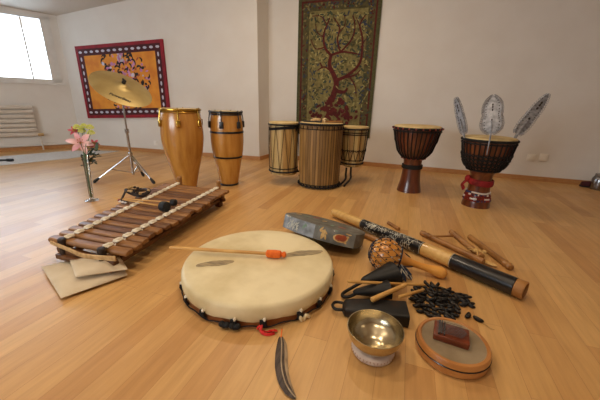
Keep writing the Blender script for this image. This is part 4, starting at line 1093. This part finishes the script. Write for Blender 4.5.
# rods behind the rainstick
def rod(name, pa, pb, r_, label, m_='browns', za=None, zb=None, nodes_=(), grp=None, cat='rod'):
    a, b_ = at(pa[0], pa[1], za if za is not None else r_), at(pb[0], pb[1], zb if zb is not None else r_); L_ = (b_-a).length
    pr = [(r_*.7, 0), (r_, .003)]
    for nd in nodes_: pr += [(r_, nd*L_-.008), (r_*1.18, nd*L_-.002), (r_*1.18, nd*L_+.002), (r_, nd*L_+.008)]
    pr += [(r_, L_-.003), (r_*.7, L_)]
    o = MB().lathe(pr, 18, zframe(b_-a, a)).build(name, m_)
    return tag(origin(o), label, cat, grp)
rod('bamboo_rod', (421, 232.5), (484, 262), .0185, 'long brown rod lying parallel behind the rainstick, nearest to it', nodes_=(.06, .13))
rod('bamboo_rod', (451, 231.5), (482, 257), .0185, 'middle brown rod pointing towards the black rainstick end', nodes_=(.1,))
rod('bamboo_rod', (469.5, 236.5), (511.5, 268), .0185, 'brown rod with a bulging end lying farthest right behind the rainstick', nodes_=(.88, .95))
rod('bamboo_rod', (429, 236.5), (453, 236.0), .007, 'thin brown stick bridging the two left rods behind the rainstick', m_='bambood', za=.030, zb=.036)
mb = MB(); rn = random.Random(17); c_ = at(476, 251, .032)
for k in range(14):
    d = V((rn.uniform(-1, 1), rn.uniform(-.5, .5), 0)).normalized()*rn.uniform(.03, .075); mb.tube([c_+V((0, 0, rn.uniform(-.004, .008))), c_+d*.5+V((0, 0, .008)), c_+d+V((0, 0, -.012))], [.005, .004, .002], n=5, flat=.5)
mb.ball(c_+V((.0, 0, .0)), .016, (1.4, 1, .8)); mb.ball(c_+V((.05, .01, 0)), .014, (1, 1, .8))
tag(origin(mb.build('raffia_tie', 'raffia')), 'pale raffia knot tying the brown rods behind the rainstick', 'tie')
a, b_ = at(482, 259, .02), at(497, 266, .016); mb = MB(); d = (b_-a); sd = V((-d.y, d.x, 0)).normalized()
rows = [[a+d*u+sd*w+V((0, 0, -.003)), a+d*u+V((0, 0, .006)), a+d*u-sd*w+V((0, 0, -.003)), a+d*u-V((0, 0, .006))] for u, w in ((0, .006), (.25, .02), (.6, .024), (.85, .012), (1, .002))]
mb.loft(rows); tag(origin(mb.build('wood_sliver', 'raffia')), 'pale pointed wood sliver lying between rods and rainstick', 'sliver')
rod('wooden_rod', (350, 229.5), (384, 243), .019, 'dark brown rod lying between the painted drum and the rainstick', m_='browns')
rod('wooden_rod', (388, 222.5), (399, 229), .013, 'short brown rod end poking out behind the patterned section of the rainstick', m_='browns')

# ------------------------------------------------------------------ gourd rattle
gc, gh = at(386, 254.5, .096), at(441, 272.5, .032)
sk = thing('gourd_rattle', 'round orange gourd rattle with bead net and long handle', 'shaker', V((gc.x, gc.y, 0)))
gd = (gh-gc).normalized(); GM = zframe(gd, gc); LG = (gh-gc).length; RG = .094
prof_ = [(.0005, -RG), (RG*.38, -RG*.93), (RG*.72, -RG*.70), (RG*.94, -RG*.34), (RG, 0), (RG*.95, RG*.32), (RG*.75, RG*.66), (RG*.50, RG*.92), (RG*.32, RG*1.15), (.022, RG*1.5), (.019, LG*.62), (.021, LG*.76), (.029, LG*.90), (.033, LG*.98), (.029, LG*1.05), (.012, LG*1.10), (.0005, LG*1.105)]
MB().lathe(prof_, 40, GM, cap=False).build('gourd', 'gourd', sk, world=True)
mb = MB(); q_ = 15; rn = random.Random(1)
def gpt(a, th_): rr_ = RG+.003; return GM @ V((rr_*math.sin(th_)*math.cos(a), rr_*math.sin(th_)*math.sin(a), -rr_*math.cos(th_)))
for sgn in (-1, 1):
    for k in range(q_):
        P_ = [gpt(2*PI*k/q_+sgn*.95*j/14, .35+2.05*j/14) for j in range(15)]
        mb.tube(P_, .0013, n=5)
mb.torus((0, 0, -RG*.94), RG*.36, .006, GM, n=24); mb.torus((0, 0, RG*.74), RG*.74, .004, GM, n=28)
bnet = mb.build('bead_net', 'net', sk, world=True)
mb = MB()
for row in range(8):
    th_ = .5+row*.25
    for k in range(q_):
        a = 2*PI*(k+(.5 if row % 2 else 0))/q_; mb.cur = 0 if row % 2 else 1; mb.ball(gpt(a, th_), .0048, (1, 1, 1), None, 6, 4)
mb.build('beads', ['netb', 'net'], bnet, world=True)
mb = MB(); rn = random.Random(31); tb = gc+gd*(RG*.85)+V((.0, -.045, -.02))
for k in range(60):
    e = tb+V((rn.uniform(-.02, .075), rn.uniform(-.075, .012), 0)); e.z = rn.uniform(.005, .03)
    mb.cur = 0 if rn.random() < .8 else 1; mb.tube([tb+V((0, 0, rn.uniform(0, .02))), (tb+e)/2+V((rn.uniform(-.01, .01), 0, .012)), e], .0032, n=5)
mb.build('tassel', ['tassel', 'netb'], sk, world=True)
mb = MB(); P_ = smooth_path([gc+gd*(RG*.8)+V((0, 0, .05)), gc+gd*(RG*1.2)+V((.01, .03, .02)), gc+gd*(RG*1.55)+V((.01, .01, -.01)), gc+gd*(RG*1.5)+V((0, -.03, -.01)), tb], 5); mb.tube(P_, .0035, n=6); mb.build('loose_cord', 'net', sk, world=True)

# ------------------------------------------------------------------ iron bells
def cone_bell(mb, ap, mo, r0_, r1_, flat, up=V((0, 0, 1))):
    fm_ = frame(mo-ap, up, ap); L_ = (mo-ap).length; n = 28; rings = []
    for u, k in ((0, .35), (.03, .7), (.10, 1), (.4, 1), (.8, 1), (1, 1.02)):
        r = (r0_+(r1_-r0_)*u)*k; rings.append([V((u*L_, r*math.cos(2*PI*j/n), r*flat*math.sin(2*PI*j/n))) for j in range(n)])
    for u, k in ((1, .92), (.5, .90), (.15, .8)):
        r = (r0_+(r1_-r0_)*u)*k; rings.append([V((u*L_, r*math.cos(2*PI*j/n), r*flat*math.sin(2*PI*j/n))) for j in range(n)])
    mb.loft(rings, fm_)
ag = thing('double_bell', 'black iron double cone bell with a bent handle lying behind the cowbell', 'bell', at(372, 288))
ap1, mo1 = at(361, 281, .050), at(394.5, 273, .070)
mb = MB(); cone_bell(mb, ap1, mo1, .016, .074, .74); mb.build('cone', 'iron', ag, world=True)
ap2, mo2 = at(353, 292, .036), at(389, 289.5, .050)
mb = MB(); cone_bell(mb, ap2, mo2, .014, .052, .82); mb.build('cone', 'iron', ag, world=True)
mb = MB(); mb.tube(smooth_path([ap1+V((.01, 0, 0)), at(355, 286, .03), at(344, 292.5, .018), at(342.5, 296, .016), at(348, 297, .018), at(357, 293, .030), ap2+V((.01, 0, 0))], 4), .008, n=8); mb.build('handle', 'iron', ag, world=True)
cb0, cb1 = at(341.5, 319.5), at(408, 328.5)
cdx = (cb1-cb0).normalized(); cdy = V((-cdx.y, cdx.x, 0)); Lc_ = (cb1-cb0).length
cw = thing('cowbell', 'flat black box-shaped cowbell with a loop handle behind the brass bowl', 'bell', (cb0+cb1)/2+cdy*.05)
cf = frame(cdx, V((0, 0, 1)), cb0); rows = []
def crect(x, y0, y1, z0_, z1_, r_=.012):
    out = []
    for cx, cy, a0 in ((y1-r_, z1_-r_, 0), (y0+r_, z1_-r_, 90), (y0+r_, z0_+r_, 180), (y1-r_, z0_+r_, 270)):
        for k in range(4): a = math.radians(a0+30*k); out.append(V((x, cx+r_*math.cos(a), cy+r_*math.sin(a))))
    return out
for x, y0, y1, za, zb in ((.0, .03, .075, .012, .036), (.012, .012, .092, .004, .046), (.05, .006, .098, .003, .052), (Lc_*.5, .002, .104, .002, .056), (Lc_, -.004, .112, .0, .062), (Lc_, .001, .107, .005, .057), (Lc_*.6, .010, .096, .010, .048), (.03, .02, .085, .014, .038)):
    rows.append(crect(x, y0, y1, za, zb))
MB().loft(rows, cf).build('body', ['ironw'], cw, world=True)
mb = MB(); mb.tube(smooth_path([cf @ V(p) for p in ((.02, .075, .028), (-.028, .08, .028), (-.044, .055, .028), (-.028, .028, .028), (.02, .034, .028))], 4), .007, n=8); mb.build('loop_handle', 'iron', cw, world=True)
def stick(pa, pb, za, zb, r_, label, taper=.8, m_='stick'):
    a, b_ = at(pa[0], pa[1], za), at(pb[0], pb[1], zb); mb = MB(); mb.tube([a, a+(b_-a)*.02, a+(b_-a)*.98, b_], [r_*.7, r_, r_*taper, r_*taper*.6], n=12)
    return tag(origin(mb.build('beater_stick', m_)), label, 'stick', 'sticks on the iron bells')
stick((347.5, 281.5), (425, 285), .105, .040, .0075, 'long thin pale stick lying across both cone bells')
stick((371.5, 300), (406, 284.5), .072, .088, .0125, 'thick pale stick slanting from the cowbell over the smaller cone bell', .75)
stick((399, 297), (423, 290), .068, .036, .0085, 'short pale stick reaching from the cowbell into the black seed shells', .9)

# ------------------------------------------------------------------ seed shells
def seed_mesh(sd):
    rn = random.Random(sd); mb = MB(); n, m = 8, 9; L_ = .022; rings = []
    bend = rn.uniform(.15, .5)
    for i in range(m+1):
        u = -1+2*i/m; r = math.sqrt(max(0, 1-abs(u)**2.4))*.0085+.0006; cx = -bend*.016*(1-u*u)
        rings.append([V((u*L_, cx+r*math.cos(2*PI*k/n), .008+r*.92*math.sin(2*PI*k/n))) for k in range(n)])
    b = len(mb.f); mb.loft(rings)
    for i in range(2, m-2): mb.mi[b+i*n+(2 if sd % 2 else 4)] = 1
    return mb
protos = [seed_mesh(k).build('seed_shell', ['seed', 'seedl']) for k in range(3)]
polyp = [(417, 287), (429, 283), (440, 289), (450, 291), (462, 294), (474, 304.5), (470, 308), (458, 306), (461, 313), (453, 320), (441, 319), (426, 317), (414, 307), (411, 297)]
pg = [at(x, y) for x, y in polyp]
def inside(p):
    c = False; j = len(pg)-1
    for i in range(len(pg)):
        if (pg[i].y > p.y) != (pg[j].y > p.y) and p.x < (pg[j].x-pg[i].x)*(p.y-pg[i].y)/(pg[j].y-pg[i].y)+pg[i].x: c = not c
        j = i
    return c
rn = random.Random(77); spots = []; tries = 0
xs = [p.x for p in pg]; ys = [p.y for p in pg]
while len(spots) < 100 and tries < 30000:
    tries += 1; p = V((rn.uniform(min(xs), max(xs)), rn.uniform(min(ys), max(ys)), 0))
    if not inside(p): continue
    z = 0.0
    near = [s for s in spots if (s[0].xy-p.xy).length < .0215]
    if near:
        if tries < 4000 or any(s[0].z > .005 for s in near): continue
        z = .014
    spots.append((V((p.x, p.y, z)), rn.uniform(-1.2, .6)+(.0 if z == 0 else .8)))
GRP = 'black seed shells heaped beside the bells'
for i, (p, a) in enumerate(spots):
    o = protos[i] if i < 3 else protos[i % 3].copy()
    if i >= 3: COL.objects.link(o)
    o.location = p; s_ = rn.uniform(.85, 1.1); o.scale = (s_, s_, s_)
    o.rotation_euler = (0 if p.z == 0 else rn.uniform(-.15, .15), 0 if p.z == 0 else rn.uniform(-.1, .1), a)
    tag(o, 'glossy black seed shell in the heap between the bells and the thumb piano', 'seed shell', GRP)
for (px, py), a, l in (((467, 316.5), 1.1, 'single black seed shell lying just right of the heap'), ((478, 320.5), -.6, 'black seed shell with a thread lying farthest from the heap')):
    o = protos[1].copy(); COL.objects.link(o); o.location = at(px, py); o.rotation_euler = (0, 0, a); o.scale = (1.1, 1.15, 1.1); tag(o, l, 'seed shell', GRP)
mb = MB(); mb.tube(smooth_path([at(481, 322, .003), at(486, 325, .003), at(491, 328.5, .003), at(494.5, 329.5, .003)], 4), .0014, n=5)
tag(origin(mb.build('thread', 'hemp')), 'thin pale thread trailing on the floor from the farthest seed shell', 'thread')

# ------------------------------------------------------------------ singing bowl on its ring cushion
BC = V((-.022, .962, 0)); BR, BH = .104, .110
rc = thing('ring_cushion', 'white printed ring cushion under the brass singing bowl', 'cushion', BC)
MB().torus((0, 0, .018), .063, .018, n=44, k=12).build('ring', 'cushion', rc)
mb = MB(); rn = random.Random(41)
for k in range(40):
    a = 2*PI*k/40; e = .25; c_ = V((math.cos(a)*(.063+.0187*math.cos(e)), math.sin(a)*(.063+.0187*math.cos(e)), .018+.0187*math.sin(e)))
    d = V((math.cos(a), math.sin(a), .25)).normalized(); s_ = V((-math.sin(a), math.cos(a), 0)); v2 = d.cross(s_)
    flat_oval(mb, c_, s_, v2, .0012, rn.uniform(.004, .006), d, .0006, 6, rn.choice((0, .5, -.5)))
    flat_oval(mb, c_+v2*rn.uniform(-.005, .005), s_, v2, rn.uniform(.002, .0042), .001, d, .0007, 6, rn.choice((0, .3, 1)))
mb.build('print', 'print', rc)
mb = MB()
out_ = [(.001, .022), (.035, .0255), (.062, .041), (.084, .058), (.096, .078), (.102, .100), (.104, .112)]
inn_ = [(.1005, .112), (.0985, .100), (.0925, .079), (.0805, .061), (.060, .046), (.034, .031), (.001, .027)]
P_ = interp(out_, 4)+interp(inn_, 4)
mb.lathe(P_, 64, MX.Translation(BC), cap=False)
tag(origin(mb.build('singing_bowl', 'bronze', smooth=60)), 'shiny brass singing bowl resting on a white ring cushion', 'bowl')

# ------------------------------------------------------------------ thumb piano on a ring drum
SC = V((.262, 1.070, 0)); SR, SH = .129, .058
sn = thing('thumb_piano', 'thumb piano mounted on a round orange wood frame with grey membrane', 'thumb piano', SC)
MB().lathe([(SR-.020, .0), (SR-.006, .0), (SR, .006), (SR+.001, SH-.010), (SR-.004, SH), (SR-.014, SH+.001), (SR-.018, SH-.004), (SR-.018, .0)], 64, cap=False).build('ring_frame', 'ring', sn)
MB().torus((0, 0, SH*.60), SR+.0005, .003, n=64, k=6).build('black_line', 'blackp', sn)
MB().lathe([(SR-.015, SH-.006), (SR-.015, SH-.003), (.001, SH-.003)], 48, cap=False).build('membrane', 'memb', sn)
k0, k1, k2 = at(431, 323, SH), at(432.5, 338.5, SH), at(469, 350.5, SH)
kx = (k2-k1); kl = kx.length; kx.normalize(); ky = V((0, 0, 1)).cross(kx); kw = max(.055, (k0-k1).dot(ky))
kf = frame(kx, V((0, 0, 1)), k1+V((0, 0, -.002)))
mb = MB(); mb.box((kl/2, kw/2, .012), (kl, kw, .026), kf, bev=.005); kb = mb.build('sound_box', 'kal', sn, world=True)
kz = .0255
mb = MB(); mb.box((.018, kw/2, kz+.004), (.006, kw*.9, .008), kf); mb.box((.036, kw/2, kz+.004), (.004, kw*.85, .008), kf); mb.tube([kf @ V((.026, kw*.06, kz+.008)), kf @ V((.026, kw*.94, kz+.008))], .0022); mb.build('bridge', 'tine', kb, world=True)
for k in range(9):
    y = kw*(.13+.74*k/8); e = kl*(.78+.14*(1-abs(k-4)/4)); mb = MB()
    mb.tube([kf @ V((.008, y, kz+.007)), kf @ V((.036, y, kz+.010)), kf @ V((e*.8, y, kz+.011)), kf @ V((e, y, kz+.010))], [.0013, .0013, .0018, .0020], n=6, flat=.5); mb.build('tine', 'tine', kb, world=True)

# ------------------------------------------------------------------ light
w = bpy.data.worlds.new('sky'); S.world = w; w.use_nodes = True
bgn = w.node_tree.nodes['Background']; bgn.inputs[0].default_value = (.90, .95, 1.0, 1); bgn.inputs[1].default_value = 5.0
def area(name, loc, aim, sx, sy, power, col, spread=PI):
    l = bpy.data.lights.new(name, 'AREA'); l.shape = 'RECTANGLE'; l.size = sx; l.size_y = sy; l.energy = power; l.color = col; l.spread = spread
    o = bpy.data.objects.new(name, l); COL.objects.link(o); o.location = loc
    o.rotation_euler = (V(aim)-V(loc)).to_track_quat('-Z', 'Y').to_euler(); return o
wc = CA+dw*((WS0+WS1)/2)+V((0, 0, (WZ0+WZ1)/2))
area('daylight_window', wc-nw*.22, wc+nw*1.0, WS1-WS0, WZ1-WZ0, 72, (.56, .77, 1.0))
area('added_rear_fill', V((-3.4, YF-.25, 1.5)), V((-3.2, 0, 1.2)), 3.0, 1.1, 90, (.90, .95, 1.0))  # added fill from behind, set to the left to brighten the end wall
for x, y, pw in ((-1.5, -.7, 13), (-.2, -.7, 13), (-1.4, 1.1, 14), (.0, 1.1, 13), (-1.7, 2.9, 12), (-.7, 2.9, 10), (2.9, .7, 3)):
    p = V((x, y, 0)); z = ceil_z(p)-.03
    l = bpy.data.lights.new('ceiling_spot', 'AREA'); l.shape = 'DISK'; l.size = .16; l.energy = pw; l.color = (1.0, .80, .58)
    o = bpy.data.objects.new('ceiling_spot', l); COL.objects.link(o); o.location = (x, y, z)
S.view_settings.view_transform = 'Standard'; S.view_settings.look = 'None'; S.view_settings.gamma = 1
S.view_settings.use_curve_mapping = False
S.view_settings.exposure = 0.18
